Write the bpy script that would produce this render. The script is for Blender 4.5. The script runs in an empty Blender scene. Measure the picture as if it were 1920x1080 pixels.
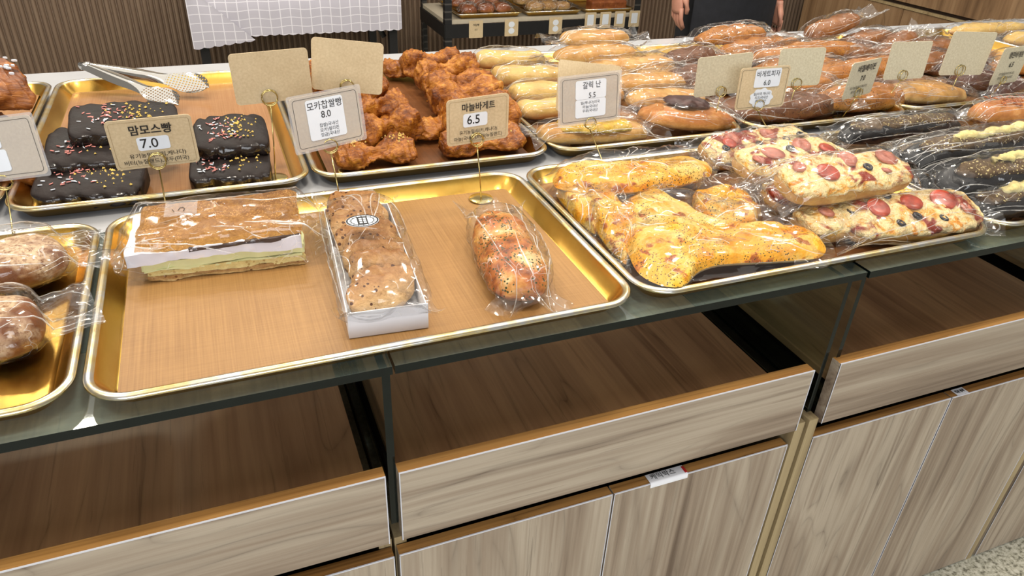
import bpy, bmesh, math, random
from mathutils import Vector, Matrix, Euler, noise
rnd = random.Random(7)
PI = math.pi
C = bpy.context.scene.collection
scene = bpy.context.scene

# ------------------------------------------------------------ camera, world, lights, exposure
CAMLOC = Vector((0.1818, -0.6859, 1.4340))
CAMEUL = Euler((1.0228, -0.0388, -0.3743), 'XYZ')
FPX = 1382.97
cam_d = bpy.data.cameras.new('camera'); cam_d.sensor_width = 36.0; cam_d.lens = FPX / 1920 * 36
cam_d.clip_start = 0.02; cam_d.clip_end = 60
cam = bpy.data.objects.new('camera', cam_d); C.objects.link(cam)
cam.location = CAMLOC; cam.rotation_euler = CAMEUL
scene.camera = cam
scene.view_settings.view_transform = 'Standard'; scene.view_settings.look = 'None'
scene.view_settings.gamma = 1.0; scene.view_settings.use_curve_mapping = False
scene.view_settings.exposure = 0.10
scene.cycles.transparent_max_bounces = 40
scene.cycles.max_bounces = 8; scene.cycles.diffuse_bounces = 3; scene.cycles.glossy_bounces = 4
scene.cycles.transmission_bounces = 4
scene.cycles.caustics_reflective = False; scene.cycles.caustics_refractive = False
scene.cycles.sample_clamp_indirect = 4.0

world = bpy.data.worlds.new('World'); scene.world = world; world.use_nodes = True
world.node_tree.nodes['Background'].inputs[0].default_value = (1.0, 0.95, 0.88, 1)
world.node_tree.nodes['Background'].inputs[1].default_value = 0.30

def area(name, loc, target, sx, sy, power, col):
    l = bpy.data.lights.new(name, 'AREA'); l.shape = 'RECTANGLE'; l.size = sx; l.size_y = sy
    l.energy = power; l.color = col
    o = bpy.data.objects.new(name, l); C.objects.link(o); o.location = loc
    o.rotation_euler = (Vector(target) - Vector(loc)).to_track_quat('-Z', 'Y').to_euler()
    return o
WARM = (1.0, 0.90, 0.76)
for lx, ly in ((-0.9, 0.15), (0.35, 1.9), (0.55, 0.1), (1.75, 1.1), (2.1, 0.0), (2.9, 2.1), (-0.6, 2.3)):
    area('ceiling_lamp', (lx, ly, 2.7), (lx, ly, 0), 0.34, 0.13, 13, WARM)
area('ceiling_panel_light', (0.8, 0.9, 2.85), (0.8, 0.9, 0), 5.0, 4.0, 62, (1.0, 0.955, 0.88))
area('window_light', (-0.6, -3.6, 1.9), (0.6, 0.4, 0.8), 3.2, 1.6, 92, (0.92, 0.96, 1.0))

RC = CAMEUL.to_matrix()
def ray(px, py):
    return RC @ Vector(((px - 960) / FPX, -(py - 540) / FPX, -1.0))
def at(px, py, z):          # where the line of sight through a point of the photo meets the level z
    v = ray(px, py); return CAMLOC + v * ((z - CAMLOC.z) / v.z)
def aty(px, py, y):         # ... meets the upright plane at depth y
    v = ray(px, py); return CAMLOC + v * ((y - CAMLOC.y) / v.y)

# ------------------------------------------------------------ object helpers
def tag(o, label=None, cat=None, group=None, kind=None):
    if label: o['label'] = label
    if cat: o['category'] = cat
    if group: o['group'] = group
    if kind: o['kind'] = kind
    return o
def thing(name, label, cat, loc=(0, 0, 0), rot=(0, 0, 0), group=None):
    o = bpy.data.objects.new(name, None); C.objects.link(o); o.empty_display_size = 0.05
    o.location = loc; o.rotation_euler = rot
    return tag(o, label, cat, group)

class MB:
    def __init__(s): s.v = []; s.f = []; s.m = []; s.sm = []
    def add(s, vs, fs, mi=0, smooth=True):
        b = len(s.v); s.v += [tuple(p) for p in vs]
        for f in fs: s.f.append([b + i for i in f]); s.m.append(mi); s.sm.append(smooth)
    def box(s, x0, x1, y0, y1, z0, z1, mi=0, bev=0.0):
        if bev <= 0:
            vs = [(x, y, z) for z in (z0, z1) for y in (y0, y1) for x in (x0, x1)]
            s.add(vs, [(0, 2, 3, 1), (4, 5, 7, 6), (0, 1, 5, 4), (2, 6, 7, 3), (0, 4, 6, 2), (1, 3, 7, 5)], mi, False)
        else:
            bm = bmesh.new(); bmesh.ops.create_cube(bm, size=1)
            for v in bm.verts:
                v.co = ((x0 + x1) / 2 + v.co.x * (x1 - x0), (y0 + y1) / 2 + v.co.y * (y1 - y0), (z0 + z1) / 2 + v.co.z * (z1 - z0))
            bmesh.ops.bevel(bm, geom=bm.edges[:], offset=bev, segments=2, profile=0.5, affect='EDGES')
            bm.verts.index_update()
            s.add([v.co[:] for v in bm.verts], [[v.index for v in f.verts] for f in bm.faces], mi, False); bm.free()
    def grid(s, rows, closed=False, mi=0, smooth=True, cap0=False, cap1=False):
        n = len(rows[0]); vs = [p for r in rows for p in r]; fs = []
        for i in range(len(rows) - 1):
            for j in range(n if closed else n - 1):
                k = (j + 1) % n
                fs.append((i * n + j, i * n + k, (i + 1) * n + k, (i + 1) * n + j))
        if cap0: fs.append(tuple(range(n - 1, -1, -1)))
        if cap1: fs.append(tuple((len(rows) - 1) * n + j for j in range(n)))
        s.add(vs, fs, mi, smooth)
    def tube(s, pts, r, n=8, mi=0, closed=False, caps=True):
        pts = [Vector(p) for p in pts]; rows = []; N = len(pts)
        rr = r if isinstance(r, (list, tuple)) else [r] * N
        for i, p in enumerate(pts):
            if closed: t = pts[(i + 1) % N] - pts[i - 1]
            else: t = pts[min(i + 1, N - 1)] - pts[max(i - 1, 0)]
            t.normalize()
            u = t.cross(Vector((0, 0, 1)))
            if u.length < 0.2: u = t.cross(Vector((1, 0, 0)))
            u.normalize(); w = u.cross(t)
            rows.append([p + (u * math.cos(a) + w * math.sin(a)) * rr[i] for a in [2 * PI * k / n for k in range(n)]])
        if closed: rows.append(rows[0])
        s.grid(rows, True, mi, True, caps and not closed, caps and not closed)
    def disc(s, c, r, h, n=24, mi=0, dome=0.0):
        rows = []
        for rr, z in ((r, 0), (r, h * 0.6), (r * 0.95, h), (r * 0.5, h + dome * 0.7), (r * 0.02, h + dome)):
            rows.append([(c[0] + rr * math.cos(2 * PI * k / n), c[1] + rr * math.sin(2 * PI * k / n), c[2] + z) for k in range(n)])
        s.grid(rows, True, mi, True, True, True)
    def build(s, name, mats, parent=None, loc=None, rot=None):
        me = bpy.data.meshes.new(name); me.from_pydata(s.v, [], s.f)
        if not isinstance(mats, (list, tuple)): mats = [mats]
        for m in mats: me.materials.append(m)
        me.polygons.foreach_set('material_index', s.m); me.polygons.foreach_set('use_smooth', s.sm)
        me.update()
        o = bpy.data.objects.new(name, me); C.objects.link(o)
        if parent: o.parent = parent
        if loc is not None: o.location = loc
        if rot is not None: o.rotation_euler = rot
        return o

def fbm(p, sc, sd, oct=3): return noise.fractal(Vector(p) * sc + Vector((sd * 7.13, sd * 3.7, sd * 1.9)), 1.0, 2.0, oct)
def ridg(p, sc, sd): return noise.ridged_multi_fractal(Vector(p) * sc + Vector((sd * 5.1, sd * 2.3, sd * 8.7)), 1.0, 2.0, 3, 1.0, 2.0) - 1.2
def smooth(a, b, x):
    t = min(1, max(0, (x - a) / (b - a))); return t * t * (3 - 2 * t)

# ------------------------------------------------------------ materials
class NT:
    def __init__(s, name):
        s.mat = bpy.data.materials.new(name); s.mat.use_nodes = True
        s.t = s.mat.node_tree; s.n = s.t.nodes; s.l = s.t.links
        s.b = s.n['Principled BSDF']; s.out = s.n['Material Output']
    def node(s, typ, **kw):
        nd = s.n.new(typ)
        for k, v in kw.items():
            if k in nd.inputs and not hasattr(nd, k): s.set(nd.inputs[k], v)
            elif hasattr(nd, k): setattr(nd, k, v)
            else: s.set(nd.inputs[k], v)
        return nd
    def set(s, inp, v):
        if isinstance(v, bpy.types.NodeSocket): s.l.new(v, inp)
        else: inp.default_value = v
    def math(s, op, a, b=0.5, c=None, clamp=False):
        nd = s.n.new('ShaderNodeMath'); nd.operation = op; nd.use_clamp = clamp
        s.set(nd.inputs[0], a); s.set(nd.inputs[1], b)
        if c is not None: s.set(nd.inputs[2], c)
        return nd.outputs[0]
    def vmath(s, op, a, b=(0, 0, 0)):
        nd = s.n.new('ShaderNodeVectorMath'); nd.operation = op
        s.set(nd.inputs[0], a)
        if op == 'SCALE': s.set(nd.inputs['Scale'], b)
        else: s.set(nd.inputs[1], b)
        return nd.outputs[0]
    def coord(s, out='Object', scale=(1, 1, 1), loc=(0, 0, 0)):
        t = s.n.new('ShaderNodeTexCoord'); m = s.n.new('ShaderNodeMapping')
        s.l.new(t.outputs[out], m.inputs['Vector']); m.inputs['Scale'].default_value = scale; m.inputs['Location'].default_value = loc
        return m.outputs[0]
    def rand(s): return s.n.new('ShaderNodeObjectInfo').outputs['Random']
    def noise(s, vec, scale=5, detail=4, rough=0.55, dist=0, w=None):
        nd = s.n.new('ShaderNodeTexNoise'); s.set(nd.inputs['Vector'], vec); nd.inputs['Scale'].default_value = scale
        nd.inputs['Detail'].default_value = detail; nd.inputs['Roughness'].default_value = rough; nd.inputs['Distortion'].default_value = dist
        if w is not None: nd.noise_dimensions = '4D'; s.set(nd.inputs['W'], w)
        return nd.outputs['Fac']
    def voro(s, vec, scale=5, feature='F1', out='Distance'):
        nd = s.n.new('ShaderNodeTexVoronoi'); nd.feature = feature; s.set(nd.inputs['Vector'], vec); nd.inputs['Scale'].default_value = scale
        return nd.outputs[out]
    def ramp(s, fac, stops, interp='LINEAR'):
        nd = s.n.new('ShaderNodeValToRGB'); nd.color_ramp.interpolation = interp; e = nd.color_ramp.elements
        while len(e) < len(stops): e.new(0.5)
        for el, (p, c) in zip(e, stops): el.position = p; el.color = (*c, 1) if len(c) == 3 else c
        s.set(nd.inputs[0], fac); return nd.outputs[0]
    def mix(s, fac, a, b, blend='MIX'):
        nd = s.n.new('ShaderNodeMix'); nd.data_type = 'RGBA'; nd.blend_type = blend
        s.set(nd.inputs[0], fac); s.set(nd.inputs[6], (*a, 1) if isinstance(a, tuple) and len(a) == 3 else a)
        s.set(nd.inputs[7], (*b, 1) if isinstance(b, tuple) and len(b) == 3 else b)
        return nd.outputs[2]
    def bump(s, h, strength=0.3, dist=0.01):
        nd = s.n.new('ShaderNodeBump'); s.set(nd.inputs['Height'], h); nd.inputs['Strength'].default_value = strength; nd.inputs['Distance'].default_value = dist
        return nd.outputs[0]
    def P(s, **kw):
        m = dict(color='Base Color', rough='Roughness', metal='Metallic', normal='Normal', spec='Specular IOR Level', coat='Coat Weight', coatr='Coat Roughness', alpha='Alpha', sss='Subsurface Weight')
        for k, v in kw.items():
            if isinstance(v, tuple) and len(v) == 3 and k == 'color': v = (*v, 1)
            s.set(s.b.inputs[m[k]], v)
        return s.mat

def srgb(r, g, b):
    f = lambda c: (c / 255 / 12.92) if c <= 10 else ((c / 255 + 0.055) / 1.055) ** 2.4
    return (f(r), f(g), f(b))
def flat(name, col, rough=0.5, metal=0, spec=0.5, coat=0, var=0.06, sc=40):
    t = NT(name); n = t.noise(t.coord(), sc, 3)
    d = tuple(c * (1 - var) for c in col); u = tuple(min(1, c * (1 + var)) for c in col)
    return t.P(color=t.ramp(n, [(0.3, d), (0.7, u)]), rough=rough, metal=metal, spec=spec, coat=coat)

M = {}
def gold():
    t = NT('gold_anodised'); v = t.coord('Object')
    n = t.noise(v, 14, 4); s = t.noise(t.coord('Object', (60, 8, 20)), 3, 3)
    t.P(color=t.ramp(n, [(0.3, srgb(205, 160, 72)), (0.7, srgb(222, 180, 92))]), metal=1.0, rough=t.math('MULTIPLY_ADD', s, 0.07, 0.21),
        normal=t.bump(s, 0.05, 0.002)); return t.mat
M['gold'] = gold()
def goldrim():
    t = NT('worn_glint_gold_rim'); n = t.noise(t.coord('Object'), 30, 4)
    return t.P(color=t.ramp(n, [(0.30, srgb(216, 184, 114)), (0.46, srgb(222, 206, 164)), (0.6, srgb(212, 210, 206))]), metal=1.0, rough=0.27)  # worn gold; added silver paints in white reflections along the rim
M['rim'] = goldrim()
def mat_sheet(name, a, b, rough):
    t = NT(name); fx = t.noise(t.coord('Object', (420, 6, 6)), 1, 3); fy = t.noise(t.coord('Object', (6, 420, 6)), 1, 2); big = t.noise(t.coord('Object'), 5, 4)
    f = t.math('ADD', t.math('MULTIPLY', fx, 0.45), t.math('ADD', t.math('MULTIPLY', fy, 0.2), t.math('MULTIPLY', big, 0.4)))
    return t.P(color=t.ramp(f, [(0.36, a), (0.66, b)]), rough=rough, spec=0.45, normal=t.bump(big, 0.12, 0.01))
M['mat'] = mat_sheet('teflon_mat', srgb(140, 101, 56), srgb(172, 130, 78), 0.42)
M['mat_gloss'] = mat_sheet('glossy_teflon_mat', srgb(146, 100, 60), srgb(174, 127, 84), 0.2)
M['mat_dark'] = mat_sheet('dark_teflon_mat', srgb(92, 56, 30), srgb(132, 84, 48), 0.3)
M['steel'] = flat('polished_steel', (0.62, 0.60, 0.57), 0.09, 1.0, var=0.02)
def perforated():
    t = NT('perforated_steel'); v = t.coord('Object', (155, 155, 0)); fr = t.vmath('FRACTION', v); c = t.vmath('SUBTRACT', fr, (0.5, 0.5, 0))
    nd = t.n.new('ShaderNodeVectorMath'); nd.operation = 'LENGTH'; t.l.new(c, nd.inputs[0])
    sep = t.n.new('ShaderNodeSeparateXYZ'); t.l.new(t.coord('Object'), sep.inputs[0])
    inside = t.math('MULTIPLY', t.math('LESS_THAN', nd.outputs['Value'], 0.27), t.math('GREATER_THAN', sep.outputs[0], 0.185))
    t.P(color=(0.62, 0.59, 0.54), metal=1.0, rough=0.09, alpha=t.math('SUBTRACT', 1.0, inside)); return t.mat
M['perf'] = perforated()
M['brass'] = flat('brass_wire', srgb(196, 178, 120), 0.22, 1.0, var=0.03)
def kraft():
    t = NT('kraft_card'); n = t.noise(t.coord('Object'), 260, 4); b = t.noise(t.coord('Object'), 22, 3)
    f = t.math('ADD', t.math('MULTIPLY', n, 0.6), t.math('MULTIPLY', b, 0.4))
    return t.P(color=t.ramp(f, [(0.3, srgb(192, 170, 134)), (0.7, srgb(216, 196, 160))]), rough=0.62, spec=0.25)
M['kraft'] = kraft()
def kraft2():
    t = NT('pale_kraft_card'); n = t.noise(t.coord('Object'), 240, 4)
    return t.P(color=t.ramp(n, [(0.3, srgb(192, 182, 154)), (0.7, srgb(212, 204, 178))]), rough=0.6, spec=0.25)
M['kraft_pale'] = kraft2()
M['white'] = flat('white_label', srgb(226, 232, 240), 0.45, var=0.02)
M['paper'] = flat('white_paper', srgb(236, 236, 240), 0.5, var=0.02)
M['ink'] = flat('black_ink', (0.012, 0.011, 0.011), 0.6, var=0.0)
M['red'] = flat('red_print', srgb(190, 40, 40), 0.5)
M['black'] = flat('black_powder_coat', (0.012, 0.012, 0.013), 0.45, var=0.1)
M['cavity'] = flat('dark_inner_board', srgb(58, 44, 36), 0.6, var=0.2)
M['greytop'] = flat('pale_grey_laminate', srgb(186, 188, 192), 0.22, var=0.04, sc=9)
M['hem'] = flat('white_edge_band', srgb(214, 214, 222), 0.4, var=0.02)

def wood(name, axis, cols, rough=0.42, cross=7.0, along=0.55, fine=110):
    t = NT(name); sc = [cross] * 3; sc[axis] = along; fs = [fine] * 3; fs[axis] = 3.0
    r = t.math('MULTIPLY', t.rand(), 31.0)
    v = t.coord('Object', tuple(sc))
    ws = [2.2] * 3; ws[axis] = 1.1
    wob = t.node('ShaderNodeTexNoise'); wob.noise_dimensions = '4D'; t.set(wob.inputs['Vector'], t.coord('Object', tuple(ws))); t.set(wob.inputs['W'], r); wob.inputs['Scale'].default_value = 1.6; wob.inputs['Detail'].default_value = 1
    warp = t.vmath('ADD', v, t.vmath('SCALE', t.vmath('SUBTRACT', wob.outputs['Color'], (0.5, 0.5, 0.5)), 1.5))
    a = t.noise(warp, 1.0, 2, 0.5, 0.0, w=r)
    fs2 = [cross * 5] * 3; fs2[axis] = 0.9
    m_ = t.noise(t.coord('Object', tuple(fs2)), 1, 3, 0.6, w=t.math('ADD', r, 4.0))
    b = t.noise(t.coord('Object', tuple(fs)), 1, 4, 0.6, w=r)
    bands = t.math('ABSOLUTE', t.math('SINE', t.math('MULTIPLY', a, 34.0)))
    f = t.math('ADD', t.math('MULTIPLY', a, 0.45), t.math('ADD', t.math('MULTIPLY', m_, 0.38), t.math('MULTIPLY', b, 0.17)))
    col = t.ramp(f, [(0.37, cols[0]), (0.455, cols[1]), (0.545, cols[2]), (0.63, cols[1])])
    gate = t.math('MULTIPLY', t.math('SUBTRACT', m_, 0.42), 3.0, clamp=True)
    col = t.mix(t.math('MULTIPLY', t.math('MULTIPLY', t.math('SUBTRACT', 1.0, t.math('POWER', bands, 0.22)), 1.5, clamp=True), gate), col, cols[3])
    col = t.mix(t.math('MULTIPLY', t.math('GREATER_THAN', b, 0.62), 0.22), col, cols[3])
    return t.P(color=col, rough=rough, spec=0.4, normal=t.bump(b, 0.08, 0.003))
OAK = (srgb(104, 86, 72), srgb(154, 136, 118), srgb(184, 169, 150), srgb(74, 58, 48))
TEAK = (srgb(118, 80, 38), srgb(164, 116, 62), srgb(188, 138, 78), srgb(80, 52, 24))
SHELF = (srgb(124, 88, 62), srgb(160, 116, 82), srgb(184, 138, 98), srgb(92, 62, 42))
BACKW = (srgb(104, 80, 58), srgb(142, 112, 82), srgb(160, 130, 98), srgb(78, 58, 42))
M['door'] = wood('ash_laminate_upright', 2, OAK, cross=9)
M['drawer'] = wood('ash_laminate_level', 0, OAK, cross=9)
M['lip'] = wood('teak_edge', 0, TEAK, cross=24)
M['post'] = wood('teak_edge_upright', 2, (srgb(132, 112, 80), srgb(164, 144, 108), srgb(180, 160, 122), srgb(110, 90, 62)), cross=30)
M['board'] = wood('dark_shelf_board', 1, SHELF, 0.38, cross=8)
M['backwood'] = wood('brown_cabinet_face', 2, BACKW, cross=6)

def glass_mat(name, tint, sheen=0.0):
    t = NT(name); t.n.remove(t.b)
    tr = t.node('ShaderNodeBsdfTransparent'); tr.inputs[0].default_value = (*tint, 1)
    gl = t.node('ShaderNodeBsdfGlossy'); gl.inputs['Roughness'].default_value = 0.03; gl.inputs['Color'].default_value = (0.95, 1.0, 0.98, 1)
    fr = t.node('ShaderNodeFresnel'); fr.inputs['IOR'].default_value = 1.5
    geo = t.node('ShaderNodeNewGeometry')
    mx = t.node('ShaderNodeMixShader'); t.set(mx.inputs[0], t.math('MULTIPLY', fr.outputs[0], t.math('SUBTRACT', 1.0, geo.outputs['Backfacing'])))
    df = t.node('ShaderNodeBsdfDiffuse'); df.inputs[0].default_value = (0.56, 0.70, 0.62, 1); m0 = t.node('ShaderNodeMixShader')  # diffuse green sheen, painted in place of a ceiling reflection
    st = t.noise(t.coord('Object', (3, 90, 60)), 2, 4)
    t.set(m0.inputs[0], t.math('MULTIPLY', t.math('MULTIPLY_ADD', st, 1.2, 0.4), sheen)); t.l.new(tr.outputs[0], m0.inputs[1]); t.l.new(df.outputs[0], m0.inputs[2])
    t.l.new(m0.outputs[0], mx.inputs[1]); t.l.new(gl.outputs[0], mx.inputs[2]); t.l.new(mx.outputs[0], t.out.inputs[0]); return t.mat
M['glass'] = glass_mat('clear_glass', (0.90, 0.95, 0.93))
M['glass_sheen'] = glass_mat('painted_sheen_glass', (0.88, 0.94, 0.91), 0.13)
M['glass_edge'] = flat('dark_green_glass_edge', (0.004, 0.007, 0.006), 0.12, spec=0.3, var=0.2)

def cello():
    t = NT('cellophane'); t.n.remove(t.b)
    r = t.math('MULTIPLY', t.rand(), 17.0)
    v = t.coord('Object'); off = t.node('ShaderNodeCombineXYZ'); t.set(off.inputs[0], r); t.set(off.inputs[1], r)
    v = t.vmath('ADD', v, off.outputs[0])
    wob = t.node('ShaderNodeTexNoise'); t.set(wob.inputs['Vector'], v); wob.inputs['Scale'].default_value = 22; wob.inputs['Detail'].default_value = 2
    v2 = t.vmath('ADD', t.vmath('MULTIPLY', v, (0.6, 1.2, 1.0)), t.vmath('SCALE', t.vmath('SUBTRACT', wob.outputs['Color'], (0.5, 0.5, 0.5)), 0.035))
    c1 = t.voro(v2, 26, 'F1', 'Color'); c2 = t.voro(v2, 62, 'F1', 'Color')
    e1 = t.voro(v2, 26, 'DISTANCE_TO_EDGE'); e2 = t.voro(t.vmath('MULTIPLY', v2, (0.5, 1.0, 1.0)), 44, 'DISTANCE_TO_EDGE')
    geo = t.node('ShaderNodeNewGeometry')
    n = t.vmath('ADD', geo.outputs['Normal'], t.vmath('SCALE', t.vmath('SUBTRACT', c1, (0.5, 0.5, 0.5)), 0.50))
    n = t.vmath('ADD', n, t.vmath('SCALE', t.vmath('SUBTRACT', c2, (0.5, 0.5, 0.5)), 0.26))
    n = t.vmath('NORMALIZE', n)
    tr = t.node('ShaderNodeBsdfTransparent'); tr.inputs[0].default_value = (0.985, 0.985, 0.985, 1)
    gl = t.node('ShaderNodeBsdfGlossy'); gl.inputs['Roughness'].default_value = 0.10; t.l.new(n, gl.inputs['Normal'])
    dt = t.n.new('ShaderNodeVectorMath'); dt.operation = 'DOT_PRODUCT'; t.l.new(n, dt.inputs[0]); t.l.new(geo.outputs['Incoming'], dt.inputs[1])
    cosn = t.math('ABSOLUTE', dt.outputs['Value'])
    sch = t.math('MULTIPLY_ADD', t.math('POWER', t.math('SUBTRACT', 1.0, cosn, clamp=True), 5.0), 0.60, 0.055, clamp=True)
    m1 = t.node('ShaderNodeMixShader'); t.set(m1.inputs[0], sch)
    t.l.new(tr.outputs[0], m1.inputs[1]); t.l.new(gl.outputs[0], m1.inputs[2])
    # creases scatter light: thin milky lines
    df = t.node('ShaderNodeBsdfDiffuse'); df.inputs[0].default_value = (0.95, 0.93, 0.9, 1)
    gate = t.noise(v, 26, 2); gate2 = t.noise(v, 17, 2)
    l1 = t.math('MULTIPLY', t.math('LESS_THAN', e1, 0.011), t.math('GREATER_THAN', gate2, 0.58)); l2 = t.math('MULTIPLY', t.math('LESS_THAN', e2, 0.010), t.math('GREATER_THAN', gate, 0.57))
    m2 = t.node('ShaderNodeMixShader'); t.set(m2.inputs[0], t.math('MULTIPLY_ADD', t.math('MAXIMUM', l1, l2), 0.26, 0.006))
    t.l.new(m1.outputs[0], m2.inputs[1]); t.l.new(df.outputs[0], m2.inputs[2]); t.l.new(m2.outputs[0], t.out.inputs[0]); return t.mat
M['cello'] = cello()
def fold_mat():
    t = NT('cellophane_fold'); t.n.remove(t.b)
    tr = t.node('ShaderNodeBsdfTransparent'); df = t.node('ShaderNodeBsdfDiffuse'); df.inputs[0].default_value = (0.95, 0.92, 0.86, 1)
    gl = t.node('ShaderNodeBsdfGlossy'); gl.inputs['Roughness'].default_value = 0.16
    a = t.node('ShaderNodeMixShader'); a.inputs[0].default_value = 0.40; t.l.new(df.outputs[0], a.inputs[1]); t.l.new(gl.outputs[0], a.inputs[2])
    n = t.noise(t.coord('Object'), 60, 2)
    b = t.node('ShaderNodeMixShader'); t.set(b.inputs[0], t.math('MULTIPLY_ADD', n, 1.5, -0.28, clamp=True)); t.l.new(tr.outputs[0], b.inputs[1]); t.l.new(a.outputs[0], b.inputs[2])
    t.l.new(b.outputs[0], t.out.inputs[0]); return t.mat
M['fold'] = fold_mat(); CEL = [M['cello'], M['fold']]
def add_folds(b, rows, cnt, seed, top=True, starts=True):
    rg = random.Random(int(seed * 1000) + 17); N = len(rows) - 1; n = len(rows[0])
    rows = [[Vector(p) for p in r] for r in rows]
    cen = sum((p for r in rows for p in r), Vector()) / ((N + 1) * n)
    def S(i, j):
        i = min(max(i, 0), N - 1e-4); i0 = int(i); fi = i - i0; j0 = int(math.floor(j)); fj = j - j0; a, c = j0 % n, (j0 + 1) % n
        return rows[i0][a].lerp(rows[i0][c], fj).lerp(rows[i0 + 1][a].lerp(rows[i0 + 1][c], fj), fi)
    for q in range(cnt):
        if starts:
            end = rg.random() < 0.5; i0 = 0 if end else N; i1 = i0 + (1 if end else -1) * rg.uniform(0.18, 0.75) * N
            if rg.random() < 0.3: i0 = rg.uniform(0.1, 0.8) * N; i1 = i0 + rg.uniform(0.1, 0.35) * N * rg.choice((-1, 1))
            j0 = rg.uniform(0.02, 0.5) * n; j1 = j0 + rg.uniform(-0.16, 0.16) * n
        else:
            i0 = rg.uniform(0, 0.75) * N; i1 = min(N - 1, i0 + rg.uniform(0.2, 0.6) * N); j0 = rg.uniform(0, n); j1 = j0 + rg.uniform(-0.07, 0.07) * n
        wmax = rg.uniform(0.0004, 0.0011); bow = rg.uniform(-0.05, 0.05) * n; K = 16; pts = []
        for k in range(K + 1):
            t = k / K; pts.append(S(i0 + (i1 - i0) * t, j0 + (j1 - j0) * t + bow * math.sin(PI * t)))
        out = []
        for k, p in enumerate(pts):
            T = pts[min(k + 1, K)] - pts[max(k - 1, 0)]
            if T.length < 1e-6: T = Vector((1, 0, 0))
            T.normalize(); o = Vector((0, p.y - cen.y, p.z - cen.z)) if starts else Vector((0, 0, 1))
            if o.length < 1e-5: o = Vector((0, 0, 1))
            o.normalize(); sdv = T.cross(o)
            if sdv.length < 1e-3: sdv = T.cross(Vector((0.3, 0.2, 1)))
            sdv.normalize(); w = 0.0002 + wmax * math.sin(PI * (k + 0.3) / (K + 0.6)); out.append([p + sdv * w + o * 0.0002, p + o * (0.0004 + w), p - sdv * w + o * 0.0002])
        b.grid(out, False, 1, True)
def sleeve_mat():
    t = NT('clear_plastic_sleeve'); t.n.remove(t.b)
    tr = t.node('ShaderNodeBsdfTransparent'); df = t.node('ShaderNodeBsdfDiffuse'); df.inputs[0].default_value = (0.8, 0.8, 0.82, 1)
    gl = t.node('ShaderNodeBsdfGlossy'); gl.inputs['Roughness'].default_value = 0.08
    a = t.node('ShaderNodeMixShader'); a.inputs[0].default_value = 0.22; t.l.new(tr.outputs[0], a.inputs[1]); t.l.new(df.outputs[0], a.inputs[2])
    b = t.node('ShaderNodeMixShader'); b.inputs[0].default_value = 0.05; t.l.new(a.outputs[0], b.inputs[1]); t.l.new(gl.outputs[0], b.inputs[2])
    t.l.new(b.outputs[0], t.out.inputs[0]); return t.mat
M['sleeve'] = sleeve_mat()

def bread(name, pale, mid, dark, sc=18, rough=0.5, bstr=0.35, speck=None, speckn=90, zlo=0.1, zhi=0.55, flour=None, coat=0.0):
    t = NT(name); r = t.math('MULTIPLY', t.rand(), 9.0); v = t.coord('Object')
    n = t.noise(v, sc, 5, 0.6, 0.2, w=r); f = t.noise(v, 240, 3, 0.6, w=r)
    sep = t.n.new('ShaderNodeSeparateXYZ'); t.l.new(t.coord('Generated'), sep.inputs[0])
    hz = t.node('ShaderNodeMapRange'); t.set(hz.inputs[0], sep.outputs[2]); hz.inputs[1].default_value = zlo; hz.inputs[2].default_value = zhi
    g = t.math('MULTIPLY', hz.outputs[0], t.math('MULTIPLY_ADD', n, 0.9, 0.35), clamp=True)
    col = t.ramp(g, [(0.0, pale), (0.5, mid), (0.95, dark)])
    blot = t.noise(v, sc * 2.6, 4, 0.65, 0.4, w=r)
    col = t.mix(t.math('MULTIPLY', f, 0.22), col, tuple(c * 0.45 for c in mid))
    col = t.mix(t.math('MULTIPLY', t.math('SUBTRACT', blot, 0.5), 2.2, clamp=True), col, tuple(c * 0.55 for c in dark))
    col = t.mix(t.math('MULTIPLY', t.math('SUBTRACT', 0.47, blot), 1.8, clamp=True), col, tuple(min(1, c * 1.2) for c in pale))
    if flour: col = t.mix(t.math('MULTIPLY', t.math('MULTIPLY', t.math('SUBTRACT', t.noise(v, 13, 3, 0.6, w=r), 0.44), 9.0, clamp=True), t.math('MULTIPLY', t.math('SUBTRACT', t.noise(v, 190, 4, 0.7, w=r), 0.34), 5.0, clamp=True)), col, flour)
    if speck:
        d = t.voro(v, speckn, 'F1'); g2 = t.noise(v, 14, 2, w=r)
        col = t.mix(t.math('MULTIPLY', t.math('LESS_THAN', d, 0.26), t.math('GREATER_THAN', g2, 0.47)), col, speck)
    h = t.math('ADD', t.math('MULTIPLY', f, 0.35), n)
    return t.P(color=col, rough=rough, spec=0.22, coat=coat, coatr=0.25, normal=t.bump(h, bstr, 0.006))
M['crust'] = bread('golden_crust', srgb(226, 184, 122), srgb(214, 150, 78), srgb(170, 98, 42))
M['crust_brown'] = bread('brown_crust', srgb(190, 126, 76), srgb(160, 92, 48), srgb(120, 62, 30), coat=0.15)
M['crust_flour'] = bread('floured_crust', srgb(176, 116, 58), srgb(146, 86, 38), srgb(104, 56, 22), flour=srgb(214, 184, 148), sc=14, bstr=0.5)
M['cream_roll'] = bread('pale_roll_crust', srgb(222, 192, 140), srgb(212, 172, 104), srgb(182, 126, 58), bstr=0.3)
M['striped'] = bread('pale_sandwich_baguette', srgb(170, 124, 76), srgb(196, 152, 92), srgb(228, 196, 116), bstr=0.35, sc=26)
M['rye'] = bread('speckled_rye_crust', srgb(184, 126, 62), srgb(190, 128, 54), srgb(156, 94, 34), speck=srgb(88, 48, 22), speckn=210, sc=30)
M['rye_dark'] = bread('dark_rye_crust', srgb(120, 76, 46), srgb(128, 82, 50), srgb(98, 60, 36), speck=srgb(60, 36, 22), speckn=190, sc=30)
M['mocha'] = bread('soft_brown_loaf', srgb(170, 114, 60), srgb(152, 96, 44), srgb(120, 71, 30), bstr=0.12, rough=0.4)
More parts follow.
